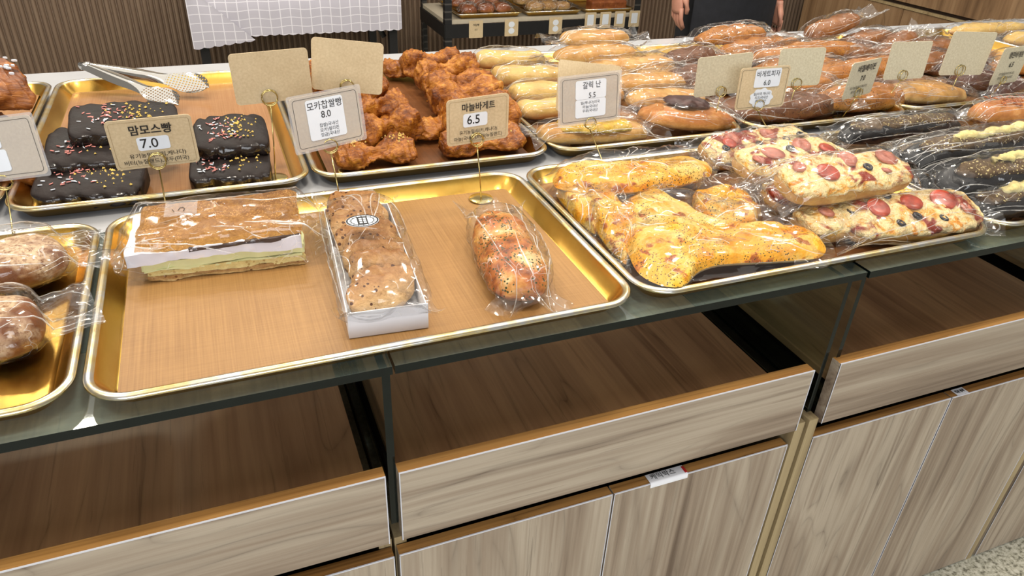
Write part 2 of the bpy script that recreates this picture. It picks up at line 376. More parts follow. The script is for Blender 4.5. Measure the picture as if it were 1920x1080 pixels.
M['choc_loaf'] = bread('dark_brown_loaf', srgb(96, 54, 34), srgb(84, 46, 28), srgb(62, 32, 20), bstr=0.15)
M['squid'] = bread('squid_ink_crust', (0.012, 0.012, 0.014), (0.010, 0.010, 0.012), (0.02, 0.018, 0.018), rough=0.32, bstr=0.3)
M['squid_top'] = bread('cheese_crumb_topping', srgb(66, 48, 32), srgb(60, 42, 28), srgb(112, 88, 56), sc=60, speck=srgb(206, 188, 132), speckn=190, bstr=0.9)
M['cheese_cream'] = bread('cream_cheese_streak', srgb(232, 222, 170), srgb(226, 212, 152), srgb(214, 196, 130), bstr=0.6, sc=50)
def pastry():
    t = NT('glazed_flaky_pastry'); r = t.math('MULTIPLY', t.rand(), 9.0); v = t.coord('Object')
    n = t.noise(v, 22, 5, 0.62, 0.5, w=r); w = t.noise(t.coord('Object', (26, 110, 110)), 1.4, 4, 0.6, 1.2, w=r)
    f = t.math('ADD', t.math('MULTIPLY', n, 0.55), t.math('MULTIPLY', w, 0.45))
    col = t.ramp(f, [(0.36, srgb(70, 30, 8)), (0.46, srgb(128, 68, 18)), (0.54, srgb(168, 102, 32)), (0.62, srgb(198, 134, 50)), (0.73, srgb(228, 178, 98))])
    return t.P(color=col, rough=0.38, spec=0.3, coat=0.12, coatr=0.2, normal=t.bump(t.math('ADD', w, n), 0.55, 0.006))
M['pastry'] = pastry()
def croissant():
    t = NT('brown_croissant'); v = t.coord('Object'); n = t.noise(v, 18, 5, 0.6, 0.5); w = t.noise(t.coord('Object', (20, 20, 120)), 1.2, 4, 0.6, 1.0)
    f = t.math('ADD', t.math('MULTIPLY', n, 0.5), t.math('MULTIPLY', w, 0.5))
    return t.P(color=t.ramp(f, [(0.36, srgb(64, 30, 10)), (0.5, srgb(128, 70, 24)), (0.64, srgb(182, 116, 52))]), rough=0.4, normal=t.bump(w, 0.5, 0.006))
M['croissant'] = croissant()
def choc(nm, r0, sp):
    t = NT(nm); v = t.coord('Object'); n = t.noise(v, 26, 4)
    return t.P(color=t.ramp(n, [(0.3, srgb(20, 14, 12)), (0.7, srgb(38, 28, 25))]), rough=t.math('MULTIPLY_ADD', n, 0.3, r0), spec=sp, normal=t.bump(n, 0.35, 0.01))
M['choc'] = choc('chocolate_coating', 0.38, 0.25); M['choc_gloss'] = choc('glossy_chocolate_side', 0.02, 0.6)
M['crumb_top'] = bread('streusel_crust', srgb(212, 168, 92), srgb(182, 130, 62), srgb(134, 82, 32), sc=60, bstr=1.0, speck=srgb(216, 160, 92), speckn=300, zlo=-0.6, zhi=0.9)
M['sponge'] = bread('pale_sponge', srgb(226, 210, 148), srgb(222, 204, 138), srgb(214, 190, 122), bstr=0.6, sc=40, speck=srgb(176, 150, 90), speckn=140)
M['sponge_brown'] = bread('brown_sponge_base', srgb(206, 176, 120), srgb(190, 152, 96), srgb(160, 116, 70), bstr=0.8, sc=50, speck=srgb(120, 80, 46), speckn=120)
M['cream'] = flat('white_cream', srgb(226, 226, 236), 0.4, var=0.05)
M['green_cream'] = flat('pale_green_cream', srgb(214, 216, 160), 0.45, var=0.08)
M['bean'] = flat('dark_bean_paste', srgb(44, 30, 34), 0.4, var=0.3)
M['rusk'] = bread('sliced_rusk', srgb(212, 176, 126), srgb(190, 142, 88), srgb(140, 86, 42), bstr=1.0, sc=34, speck=srgb(84, 48, 28), speckn=110, zlo=0.2, zhi=0.9)
def garlicb():
    t = NT('garlic_butter_crust'); r = t.math('MULTIPLY', t.rand(), 9.0); v = t.coord('Object'); n = t.noise(v, 20, 5, 0.6, 0.4, w=r); k = t.noise(v, 46, 4, w=r)
    col = t.ramp(n, [(0.36, srgb(112, 54, 18)), (0.46, srgb(178, 100, 38)), (0.54, srgb(206, 144, 72)), (0.62, srgb(228, 192, 136))])
    d = t.voro(v, 210, 'F1'); col = t.mix(t.math('MULTIPLY', t.math('LESS_THAN', d, 0.34), t.math('GREATER_THAN', k, 0.48)), col, srgb(54, 62, 22))
    return t.P(color=col, rough=0.42, spec=0.3, coat=0.08, normal=t.bump(n, 0.6, 0.008))
M['garlic'] = garlicb()
def naanm():
    t = NT('cheese_naan_top'); r = t.math('MULTIPLY', t.rand(), 9.0); v = t.coord('Object'); n = t.noise(v, 16, 4, 0.6, 0.6, w=r); k = t.noise(v, 34, 4, 0.6, 0.3, w=r); h = t.noise(v, 12, 2, w=r)
    col = t.ramp(n, [(0.30, srgb(226, 194, 128)), (0.42, srgb(230, 190, 100)), (0.50, srgb(230, 166, 44)), (0.60, srgb(224, 144, 20)), (0.70, srgb(196, 112, 34))])
    col = t.mix(t.ramp(k, [(0.57, (0, 0, 0)), (0.63, (1, 1, 1))]), col, srgb(160, 82, 26))
    d = t.voro(v, 260, 'F1'); col = t.mix(t.math('MULTIPLY', t.math('LESS_THAN', d, 0.27), t.math('GREATER_THAN', h, 0.46)), col, srgb(44, 54, 18))
    return t.P(color=col, rough=0.36, spec=0.3, coat=0.08, coatr=0.2, normal=t.bump(t.math('ADD', n, k), 0.7, 0.012))
M['naan'] = naanm()
M['naan_under'] = bread('pale_naan_base', srgb(236, 206, 152), srgb(232, 190, 122), srgb(220, 160, 84), bstr=0.25)
def pizzam():
    t = NT('melted_pizza_topping'); r = t.math('MULTIPLY', t.rand(), 9.0); v = t.coord('Object'); n = t.noise(v, 26, 4, 0.6, 0.7, w=r); k = t.noise(v, 18, 3, 0.6, 0.5, w=t.math('ADD', r, 3.0))
    g = t.noise(v, 70, 4, 0.65, 0.6, w=r)
    col = t.ramp(t.math('MULTIPLY_ADD', g, 0.45, t.math('MULTIPLY', n, 0.55)), [(0.34, srgb(196, 108, 44)), (0.42, srgb(228, 168, 74)), (0.48, srgb(238, 212, 150)), (0.54, srgb(238, 214, 162)), (0.60, srgb(224, 150, 52)), (0.7, srgb(188, 96, 36))])
    col = t.mix(t.ramp(k, [(0.53, (0, 0, 0)), (0.59, (1, 1, 1))]), col, srgb(142, 48, 24))
    return t.P(color=col, rough=0.36, spec=0.3, coat=0.1, normal=t.bump(t.math('ADD', n, g), 0.9, 0.012))
M['pizza'] = pizzam()
M['pepperoni'] = flat('pepperoni', srgb(164, 58, 30), 0.3, var=0.35, sc=90)
M['ham'] = flat('pink_ham', srgb(180, 108, 88), 0.4, var=0.25, sc=50)
M['olive'] = flat('black_olive', srgb(40, 38, 42), 0.25, var=0.3)
M['nut'] = flat('chopped_nuts', srgb(228, 196, 104), 0.5, var=0.25, sc=300)
M['pink'] = flat('pink_sprinkle', srgb(232, 150, 140), 0.4)
M['yellow_crumb'] = bread('yellow_crumble', srgb(226, 196, 92), srgb(226, 192, 84), srgb(206, 160, 60), sc=90, bstr=1.0)
M['choc_center'] = flat('dark_filling', srgb(66, 40, 36), 0.5, var=0.5, sc=60)
M['skin'] = flat('skin', srgb(196, 140, 118), 0.5, var=0.06)
M['cloth_black'] = flat('black_cloth', (0.012, 0.013, 0.018), 0.8, var=0.2)
M['hair'] = flat('dark_hair', (0.012, 0.010, 0.009), 0.5)

# ------------------------------------------------------------ the setting
def floor_mat():
    t = NT('speckled_granite'); v = t.coord('Object'); a = t.noise(v, 95, 5, 0.7); b = t.voro(v, 150, 'F1')
    col = t.ramp(a, [(0.38, srgb(104, 102, 88)), (0.48, srgb(176, 174, 156)), (0.6, srgb(206, 204, 190))])
    return t.P(color=col, rough=0.6, normal=t.bump(a, 0.2, 0.002))
m = MB(); m.add([(-5, -6, 0), (9, -6, 0), (9, 8, 0), (-5, 8, 0)], [(0, 1, 2, 3)], 0, False)
tag(m.build('floor', floor_mat()), kind='structure')
WALLY = 3.72
m = MB(); pitch = 0.0292; rows0 = []; rows1 = []
x = -2.2; prof = []
while x < 5.6:
    for dx, dy in ((0, 0), (0.003, -0.006), (0.009, -0.010), (0.015, -0.006), (0.019, 0), (0.022, 0.009), (0.0262, 0.009)): prof.append((x + dx, WALLY + dy))
    x += pitch
m.grid([[(a, b, 0.0) for a, b in prof], [(a, b, 1.6) for a, b in prof]], False, 0, False)
def rib():
    t = NT('ribbed_brown_panel'); n = t.noise(t.coord('Object', (30, 30, 2)), 2, 3)
    return t.P(color=t.ramp(n, [(0.3, srgb(122, 101, 84)), (0.7, srgb(140, 119, 100))]), rough=0.55)
tag(m.build('wall_back', rib()), kind='structure')
m = MB(); m.box(-2.2, 5.6, WALLY + 0.01, WALLY + 0.1, 1.6, 2.9)
tag(m.build('wall_back_upper', flat('warm_white_paint', srgb(206, 196, 180), 0.8)), kind='structure')

# ------------------------------------------------------------ counters
GT = 0.9015
UN = [(-0.66, 0.309, None), (0.313, 0.981, 0.999), (1.008, 1.672, 1.69), (1.70, 2.366, 2.384)]
ulab = ['ash-fronted counter cabinet below the floured loaves, its doors mostly below the picture', 'ash-fronted counter cabinet with a white handwritten note on its right door',
        'ash-fronted counter cabinet right of the double glass side panes', 'ash-fronted counter cabinet at the far right above the granite floor']
DY = -0.015
def wb(name, mb, mat, par): return mb.build(name, mat, par)
units = []
for i, (x0, x1, xp) in enumerate(UN):
    u = thing('counter_cabinet', ulab[i], 'cabinet', (x0, DY, 0), group='cabinets under the glass counter'); units.append(u)
    W = x1 - x0
    b = MB(); xe = (xp - x0) if xp else W
    if i == 2: b.box(0.0, 0.019, 0.0, 0.47, 0.0, 0.631)
    else: b.box(0.0, 0.017, 0.021, 0.47, 0.0, 0.60)
    b.build('side_panel', M['post'], u); b = MB()
    if xp: b.box(W + 0.0005, xe, 0.0, 0.47, 0.0, 0.631)
    else: b.box(W - 0.018, W, 0.021, 0.47, 0, 0.60)
    b.build('side_panel', M['post'], u)
    b = MB(); b.box(0.02, W - 0.02, 0.022, 0.47, 0.594, 0.612); b.box(0.02, W - 0.02, 0.4702, 0.478, 0.02, 0.888); b.box(0.02, W - 0.02, 0.03, 0.465, 0.0, 0.05); b.build('inner_board', M['cavity'], u)
    off = 0.019 if i == 2 else 0.0
    half = (W - off) / 2
    for k in range(2):
        a = off + k * half + 0.0015; e = off + (k + 1) * half - 0.0015
        if i == 1 and k == 1: e -= 0.004
        d = MB(); d.box(a, e, 0.0, 0.0185, 0.004, 0.5872)
        d.m = [1 if f == 1 else 0 for f in range(6)]
        dr = d.build('door', [M['door'], M['lip']], u)
        tr = MB(); tr.box(a, e, -0.0006, 0.0012, 0.5862, 0.5880); tr.box(a, a + 0.0012, -0.0006, 0.001, 0.004, 0.5870); tr.box(e - 0.0012, e, -0.0006, 0.001, 0.004, 0.5870)
        tr.build('edge_band', M['hem'], dr)
    dx0, dx1 = (0.0, W - 0.006) if i == 0 else ((0.007, W + 0.003) if i == 1 else (0.028, W + 0.003))
    d = MB(); d.box(dx0, dx1, 0.0, 0.0188, 0.617, 0.7415); d.m = [1 if f == 1 else 0 for f in range(6)]
    dr = d.build('drawer', [M['drawer'], M['lip']], u)
    e = MB(); e.box(dx0, dx1, -0.0006, 0.001, 0.7405, 0.7421); e.box(dx0, dx0 + 0.0014, -0.0006, 0.001, 0.617, 0.7405); e.box(dx1 - 0.0014, dx1, -0.0006, 0.001, 0.617, 0.7405)
    e.build('edge_band', M['hem'], dr)
    s0 = dx0 + 0.004; s1 = dx1 - 0.018
    if i == 1: s1 = 0.95 - x0
    if i == 2: s0 = 1.045 - x0
    e = MB(); e.box(s0, s1, 0.0193, 0.463, 0.688, 0.700); e.build('drawer_board', M['board'], dr)
# glass side panes stand between the drawers on the cabinets
panes = [(0.3115, 0.3205, 1), (0.9995, 1.0075, 1), (1.0235, 1.0315, 2), (1.688, 1.696, 2), (1.7005, 1.7085, 3)]
panes = [(0.3095, 0.3195, 1), (1.0140, 1.0220, 1), (1.0405, 1.0485, 2), (1.712, 1.720, 2)]
for a, e, ui in panes:
    u = units[ui]; b = MB(); lx = u.location.x
    b.box(a - lx, e - lx, 0.016, 0.462, 0.635, 0.8888); b.m = [1, 1, 1, 1, 0, 0]
    b.build('glass_side_pane', [M['glass'], M['glass_edge']], u)
gts = [(-0.68, 0.3225), (0.3255, 1.0440), (1.0500, 1.722), (1.726, 2.42)]
glab = ['clear glass counter top under the floured loaves and the left part of the sandwich tray', 'clear glass counter top between the two floor-to-top glass seams', 'clear glass counter top under the pizza end of the cheese bread tray', 'clear glass counter top at the far right under the black baguettes']
for i, (a, e) in enumerate(gts):
    b = MB(); b.box(a, e, -0.0015, 0.4595, 0.8895, GT - 0.0002); b.m = [0, 0, 1, 1, 1, 1]
    b.m = [0, 0, 1, 1, 1, 1]
    tag(b.build('glass_countertop', [M['glass_sheen'], M['glass_edge']]), glab[i], 'glass countertop', 'glass tops of the front counter')
b = MB(); b.box(-1.6, 3.3, 0.4605, 1.405, 0.8795, GT - 0.0002, 0, 0.002)
wt = b.build('worktop', M['greytop']); tag(wt, 'long pale grey worktop behind the glass, carrying the back row of trays', 'worktop')
b = MB(); b.box(-1.6, 3.3, 0.50, 1.30, 0.0, 0.8790); tag(b.build('back_counter', M['cavity']), 'dark boxed base carrying the pale grey worktop', 'counter')

# notes on the doors
def text(body, size, mat, parent, x, y, z, bold=0.0, rot=(0, 0, 0), name='lettering', sx=1.0, shear=0.0):
    c = bpy.data.curves.new(name, 'FONT'); c.body = body; c.size = size; c.align_x = 'CENTER'; c.align_y = 'CENTER'; c.offset = bold * size; c.shear = shear
    c.resolution_u = 4
    o = bpy.data.objects.new(name, c); C.objects.link(o); bpy.context.view_layer.update()
    me = bpy.data.meshes.new_from_object(o.evaluated_get(bpy.context.evaluated_depsgraph_get()))
    bpy.data.objects.remove(o); bpy.data.curves.remove(c)
    me.materials.clear(); me.materials.append(mat)
    o = bpy.data.objects.new(name, me); C.objects.link(o); o.parent = parent; o.location = (x, y, z); o.rotation_euler = rot; o.scale = (sx, 1, 1)
    return o
# ------------------------------------------------------------ trays
def rrect(x0, x1, y0, y1, r, z, n=9):
    r = max(r, 0.004); out = []
    for cx, cy, a0 in ((x1 - r, y1 - r, 0), (x0 + r, y1 - r, PI / 2), (x0 + r, y0 + r, PI), (x1 - r, y0 + r, 1.5 * PI)):
        for k in range(n + 1): a = a0 + PI / 2 * k / n; out.append((cx + r * math.cos(a), cy + r * math.sin(a), z))
    return out
def tray(x0, x1, y0, y1, label, z=GT, group='gold baking trays on the counter', r=0.052, name='baking_tray'):
    w, d = x1 - x0, y1 - y0
    t = thing(name, label, 'tray', ((x0 + x1) / 2, (y0 + y1) / 2, z), group=group)
    def loops(pr): return [rrect(-w / 2 + i, w / 2 - i, -d / 2 + i, d / 2 - i, r - i, zz) for i, zz in pr]
    b = MB()
    inner = [(0.0345, 0.0020), (0.0300, 0.0020), (0.0275, 0.0032), (0.0135, 0.0205), (0.0115, 0.0238)]
    b.grid(loops(inner), True, 0, True, True, False)
    outer = [(0.0072, 0.0215), (0.0085, 0.0195), (0.0235, 0.0012), (0.0265, 0.0)]
    b.grid(loops(outer), True, 0, True, False, True)
    b.build('pan', M['gold'], t)
    b = MB(); b.grid(loops([(0.0115, 0.0238), (0.0095, 0.0262), (0.0065, 0.0272), (0.003, 0.0266), (0.0006, 0.0242), (0.0006, 0.0218), (0.003, 0.0202), (0.0072, 0.0215)]), True, 0, True)
    b.build('rolled_rim', M['rim'], t)
    return t
def mat(t4, label, m, z=GT + 0.0028, dx=0.0):
    x0, x1, y0, y1 = t4; b = MB(); ins = 0.0310
    n, k = 28, 20; top = []; rng = random.random
    X0, X1, Y0, Y1 = x0 + ins + dx, x1 - ins, y0 + ins, y1 - ins
    cx, cy = (X0 + X1) / 2, (Y0 + Y1) / 2; sd = x0 * 3.1 + y0
    for lift in (0.0005, 0.0):
        rows = []
        for j in range(k + 1):
            rows.append([(X0 + (X1 - X0) * i / n - cx, Y0 + (Y1 - Y0) * j / k - cy, lift + 0.0010 * (1 + noise.noise(Vector((X0 + (X1 - X0) * i / n, Y0 + (Y1 - Y0) * j / k, sd)) * 7))) for i in range(n + 1)])
        b.grid(rows, False, 0, True)
    tag(b.build('baking_mat', m, None, (cx, cy, z)), label, 'baking mat', 'brown baking mats lying in the trays')
T1 = (-0.666, -0.005, 0.011, 0.450); T2 = (0.0, 0.660, 0.0, 0.461); T3 = (0.664, 1.322, 0.005, 0.462); T4 = (1.327, 1.985, 0.012, 0.470)
B0 = (-0.611, -0.153, 0.535, 1.236); B1 = (-0.149, 0.312, 0.5155, 1.233); B2 = (0.3155, 0.7655, 0.517, 1.235); B3 = (0.7690, 1.2190, 0.520, 1.236); B4 = (1.2365, 1.6870, 0.525, 1.240); B5 = (1.6910, 2.141, 0.545, 1.245); B6 = (2.146, 2.600, 0.545, 1.245)
tray(*T1, 'gold tray without a mat holding two floured loaves at the near left'); tray(*T2, 'gold front tray with the cream sandwich, boxed rusks and garlic baguette')
tray(*T3, 'gold front tray crowded with cheese naan and pizza baguettes'); tray(*T4, 'gold front tray under the black squid ink baguettes')
tray(*B0, 'gold back tray under the dark croissants at the far left'); tray(*B1, 'gold back tray with chocolate slabs and the steel tongs'); tray(*B2, 'gold back tray holding the heap of glazed bow pastries')
tray(*B3, 'gold back tray under the bagged pale baguettes and the dark-centred bun'); tray(*B4, 'gold back tray under the bagged speckled rye breads')
tray(*B5, 'gold back tray with one pale bun at its front, right of the rye breads'); tray(*B6, 'gold back tray under the dark chocolate loaves at the far right')
mat(T2, 'brown woven mat under the cream sandwich and boxed rusks', M['mat']); mat(T3, 'dark brown mat under the cheese naan', M['mat_dark'])
mat(T4, 'dark brown mat under the black baguettes', M['mat_dark']); mat(B0, 'brown mat under the dark croissants', M['mat_gloss'])
mat(B1, 'glossy brown mat under the chocolate slabs and tongs', M['mat_gloss']); mat(B2, 'dark brown mat under the bow pastries', M['mat_dark'])
mat(B3, 'brown mat under the pale bagged baguettes', M['mat_gloss']); mat(B4, 'dark mat under the rye breads', M['mat_dark'])
mat(B5, 'brown mat under the pale bun right of the rye breads', M['mat_gloss']); mat(B6, 'dark mat under the dark chocolate loaves', M['mat_dark'])
TZ = GT + 0.0055     # where food rests
# ------------------------------------------------------------ food builders (local x = length, z = 0 at the underside)
def loaf_mb(L, w, h, seed=0, p=2.6, amp=0.0055, sc=20, nu=44, nv=26, bend=0.0, top=0.0, flat_b=0.55, taper=0.0, ridge=0.0, slashes=0, mi=0, b=None):
    b = b or MB(); rows = []
    for i in range(nu + 1):
        s = -1 + 2 * i / nu; x = math.sin(s * PI / 2)
        r = max(0.0, 1 - abs(x) ** p) ** (1 / p); r = max(r, 0.02) * (1 + taper * x)
        row = []
        for j in range(nv):
            a = 2 * PI * j / nv; cy = math.cos(a); cz = math.sin(a)
            y = w / 2 * r * math.copysign(abs(cy) ** 0.85, cy)
            z = h * 0.5 * r * math.copysign(abs(cz) ** (0.9), cz)
            if z < 0: z *= flat_b
            P = Vector((x * L / 2, y, z))
            nrm = Vector((0.3 * x, cy, cz)).normalized()
            dsp = amp * fbm(P, sc, seed) + (ridge * ridg((P.x, P.y, P.z), sc * 0.8, seed) if ridge else 0)
            if slashes and cz > 0: dsp -= 0.004 * max(0, math.sin((x * slashes + y / w * 1.4) * PI)) ** 6
            P += nrm * dsp * (0.35 if cz < -0.3 else 1)
            P.y += bend * x * x
            P.z += top * x
            row.append(P)
        rows.append(row)
    zm = min(q.z for r_ in rows for q in r_)
    rows = [[(q.x, q.y, q.z - zm) for q in r_] for r_ in rows]
    b.grid(rows, True, mi, True, True, True); return b
def bag_mb(L, w, h, e0=0.03, e1=0.05, seed=0, flare=0.45, crump=0.006, zf=(0.35, 0.35), wmin=0.8, N=44, n=30):
    b = MB(); rows = []; X0 = -L / 2 - e0; X1 = L / 2 + e1
    rg = random.Random(int(seed * 100) + 3)
    lift = [rg.uniform(-0.15, 0.35), rg.uniform(-0.15, 0.35)]; skew = rg.uniform(-0.12, 0.12)
    for i in range(N + 1):
        x = X0 + (X1 - X0) * i / N; t = x / (L / 2)
        if abs(t) <= 1:
            r = max(0.0, 1 - abs(t) ** 3) ** (1 / 3)
            hw = w / 2 * max(r, wmin) * 1.07 + 0.004; hh = h / 2 * r * 1.05 + 0.004; zc = h / 2; k = 0
            if r < 0.8: zc = h / 2 * (0.75 + 0.25 * r / 0.8)
        else:
            e = e0 if t < 0 else e1; k = (abs(x) - L / 2) / max(e, 1e-4); s = 0 if t < 0 else 1
            hw = w / 2 * (wmin + flare * k) * 1.07 + 0.004; hh = 0.004 * (1 - k) + 0.0010
            zc = h / 2 * 0.75 * (1 - k) + h * (zf[s] + lift[s]) * k
        row = []
        for j in range(n):
            a = 2 * PI * j / n; ca, sa = math.cos(a), math.sin(a)
            y = hw * math.copysign(abs(ca) ** 0.8, ca); z = zc + hh * math.copysign(abs(sa) ** 0.85, sa)
            P = Vector((x, y, z)); d = crump * (0.6 * ridg(P, 20, seed) + 0.5 * fbm(P, 55, seed + 3))
            d = max(-0.0035, d)
            P += Vector((0, ca, sa)).normalized() * d
            if k > 0: P.z += 0.010 * k * math.sin(3.4 * y / hw * PI / 2 + seed * 3) + 0.006 * k * fbm((x, y, 0), 50, seed)
            P.y += skew * max(0, abs(t) - 1) * w
            P.z = max(P.z, 0.0006)
            row.append(P)
        rows.append(row)
    b.grid(rows, True, 0, True); add_folds(b, rows, 11, seed); return b
def place(A, B):            # position, length and turn of a loaf from the two ends of its axis
    A, B = Vector(A), Vector(B); d = B - A; L = d.length
    return (A + B) / 2, L, math.atan2(d.y, d.x), math.asin(max(-1, min(1, d.z / L)))
def settle(t, floor=None):      # rest a piece of food on its tray when it would sink in
    floor = TZ if floor is None else floor
    M4 = Matrix.Translation(t.location) @ t.rotation_euler.to_matrix().to_4x4()
    zs = [(M4 @ Matrix.Translation(c.location) @ v.co).z for c in t.children if c.type == 'MESH' and 'bag' not in c.name for v in c.data.vertices]
    d = floor - min(zs)
    if d > 0.0005:
        v = CAMLOC - t.location; t.location += v * (0.5 * d / v.z) + Vector((0, 0, 0.5 * d))
SEED = [1.0]
def sd():
    SEED[0] += 0.37; return SEED[0]
def wrapped(label, cat, group, A, B, w, h, mtl, name='wrapped_baguette', part='bread', e=(0.03, 0.05), bag=True, roll=0.0, zmid=True, fl=0.45, cr=0.004, **kw):
    c, L, yaw, pitch = place(A, B); s = sd()
    rot = Euler((roll, -pitch, yaw), 'XYZ')
    base = c - rot.to_matrix() @ Vector((0, 0, h * 0.42)) if zmid else c
    t = thing(name, label, cat, base, rot, group)
    o = loaf_mb(L, w, h, s, **kw).build(part, mtl, t)
    if t.location.y < 2: settle(t)
    if bag: bag_mb(L, w, h * 0.86, e[0], e[1], s, flare=fl, crump=cr).build('cellophane_bag', CEL, t)
    return t

# ---- near left: two floured loaves
for (pa, pb, w, h, lb) in (((-70, 510), (122, 462), 0.118, 0.070, 'round floured loaf in a clear bag, the farther of two on the matless tray'),
                           ((-85, 630), (80, 585), 0.112, 0.066, 'round floured loaf in a clear bag, nearest of two on the matless tray')):
    wrapped(lb, 'bread', 'floured loaves on the matless tray', at(*pa, TZ + 0.03), at(*pb, TZ + 0.03), w, h, M['crust_flour'], 'floured_loaf', e=(0.03, 0.055), p=2.2, amp=0.007, sc=16, ridge=0.002, fl=0.15)

# ---- cream sandwich
A = Vector((0.046, 0.276, TZ)); Bq = Vector((0.262, 0.262, TZ)); yaw = math.atan2(Bq.y - A.y, Bq.x - A.x); L = (Bq - A).length
sw = thing('cream_sandwich', 'large bagged crumb-crusted sandwich of sponge, white cream and dark bean layers', 'sandwich', A, (0, 0, yaw))
def slab(name, mt, y0, y1, z0, z1, x0=0.0, x1=None, wv=0.0025, seed=1.0, lean=0.0, slope=0.0, nx=44, ny=14, sag=0.0, bumpy=0.0, front=0.003):
    x1 = x1 if x1 is not None else L; b = MB()
    def edge(u, v):
        return (x0 + (x1 - x0) * u, y0 + (y1 - y0) * v)
    def Z(u, v, top):
        x, y = edge(u, v); zz = (z1 if top else z0) + wv * fbm((x, y, 0), 22, seed + (0 if top else 5)) + sag * (math.sin(u * PI) - 0.5) + lean * (u - 0.5) + slope * v
        if top and bumpy:
            zz += bumpy * fbm((x, y, 1), 120, seed)
            q = min(min(u, 1 - u) * (x1 - x0), min(v, 1 - v) * (y1 - y0)); zz -= 0.014 * max(0, 1 - q / 0.02) ** 2
        return zz
    rows = []
    prof = [(0.0, -1)] ; NX, NY = nx, ny
    top = []; bot = []
    for j in range(NY + 1):
        rt = []; rb = []
        for i in range(NX + 1):
            u, v = i / NX, j / NY; x, y = edge(u, v)
            ed = front * fbm((x, y, 3), 40, seed + 1)
            ox = (ed if i in (0, NX) else 0) * (1 if i else -1); oy = (ed if j in (0, NY) else 0) * (1 if j else -1)
            rt.append((x + ox, y + oy, Z(u, v, True))); rb.append((x + ox, y + oy, Z(u, v, False)))
        top.append(rt); bot.append(rb)
    b.grid(top, False, 0, True); b.grid([r[::-1] for r in bot], False, 0, True)
    ring_t = top[0] + [r[-1] for r in top[1:]] + top[-1][::-1][1:] + [r[0] for r in top[::-1][1:-1]]
    ring_b = bot[0] + [r[-1] for r in bot[1:]] + bot[-1][::-1][1:] + [r[0] for r in bot[::-1][1:-1]]
    mid = [((p[0] + q[0]) / 2 + 0.0015 * noise.noise(Vector(p) * 90), (p[1] + q[1]) / 2 + 0.002 * noise.noise(Vector(q) * 90), (p[2] + q[2]) / 2) for p, q in zip(ring_t, ring_b)]
    b.grid([ring_b, mid, ring_t], True, 0, True)
    return b.build(name, mt, sw)
slab('sponge_base', M['sponge_brown'], 0.000, 0.118, 0.000, 0.0070, 0.012, L, seed=1, front=0.005)
slab('sponge_layer', M['sponge'], 0.000, 0.118, 0.0060, 0.0150, 0.010, L, seed=1.7, front=0.004)
slab('green_line', M['green_cream'], -0.001, 0.116, 0.0142, 0.0172, 0.008, L - 0.004, seed=1.3)
slab('pale_cream', M['green_cream'], 0.000, 0.118, 0.0178, 0.0300, 0.006, L, seed=2, lean=0.004, slope=0.003)
slab('white_cream', M['cream'], -0.005, 0.118, 0.0290, 0.0455, -0.008, L - 0.004, seed=3, wv=0.005, lean=0.004, slope=0.005)
slab('bean_paste', M['bean'], -0.0055, 0.112, 0.0430, 0.0478, 0.070, L - 0.004, seed=4, wv=0.002, lean=0.004, slope=0.006)
slab('crumb_crust', M['crumb_top'], -0.003, 0.124, 0.0455, 0.0590, 0.0, L, seed=6, wv=0.0025, lean=0.007, slope=0.007, bumpy=0.0022, nx=80, ny=46)
bb = MB(); rows = []
for i in range(41):
    u = i / 40; x = -0.026 + (L + 0.062) * u; k = max(0, (0.024 - (x + 0.026)) / 0.024, (x - (L + 0.004)) / 0.03); k = min(1, max(0, k)); row = []
    for j in range(34):
        a = 2 * PI * j / 34; ca, sa = math.cos(a), math.sin(a)
        y = 0.059 + 0.068 * math.copysign(abs(ca) ** 0.35, ca) * (1 - 0.1 * k); z = 0.0345 + 0.0355 * (1 - 0.8 * k) * math.copysign(abs(sa) ** 0.35, sa)
        if k: z = 0.0345 * (1 - 0.3 * k) + (z - 0.0345)
        P = Vector((x, y, z)); P += Vector((0, ca, sa)) * max(-0.002, 0.0035 * ridg(P, 18, 4.4) + 0.001 * fbm(P, 60, 2)); P.z = max(P.z, 0.0005) + (0.01 * k * math.sin(y * 90) if k > 0.2 else 0)
        P.z = max(P.z, 0.0005); row.append(P)
    rows.append(row)
bb.grid(rows, True, 0, True); add_folds(bb, rows, 14, 3.3); bag = bb.build('cellophane_bag', CEL, sw)
b = MB(); b.add([(0.040, 0.045, 0.0715), (0.082, 0.045, 0.0720), (0.082, 0.088, 0.0735), (0.040, 0.088, 0.0730), ], [(0, 1, 2, 3)], 0, False)
st = b.build('clear_sticker', M['sleeve'], bag); st['label'] = 'small milky square sticker'
b = MB(); b.tube([(0.058, 0.058, 0.0735), (0.060, 0.066, 0.0735), (0.064, 0.067, 0.0735), (0.066, 0.062, 0.0735), (0.065, 0.055, 0.0735)], 0.0005, 5); b.tube([(0.053, 0.055, 0.0735), (0.050, 0.063, 0.0735)], 0.0005, 5)
b.build('lettering', M['ink'], st)

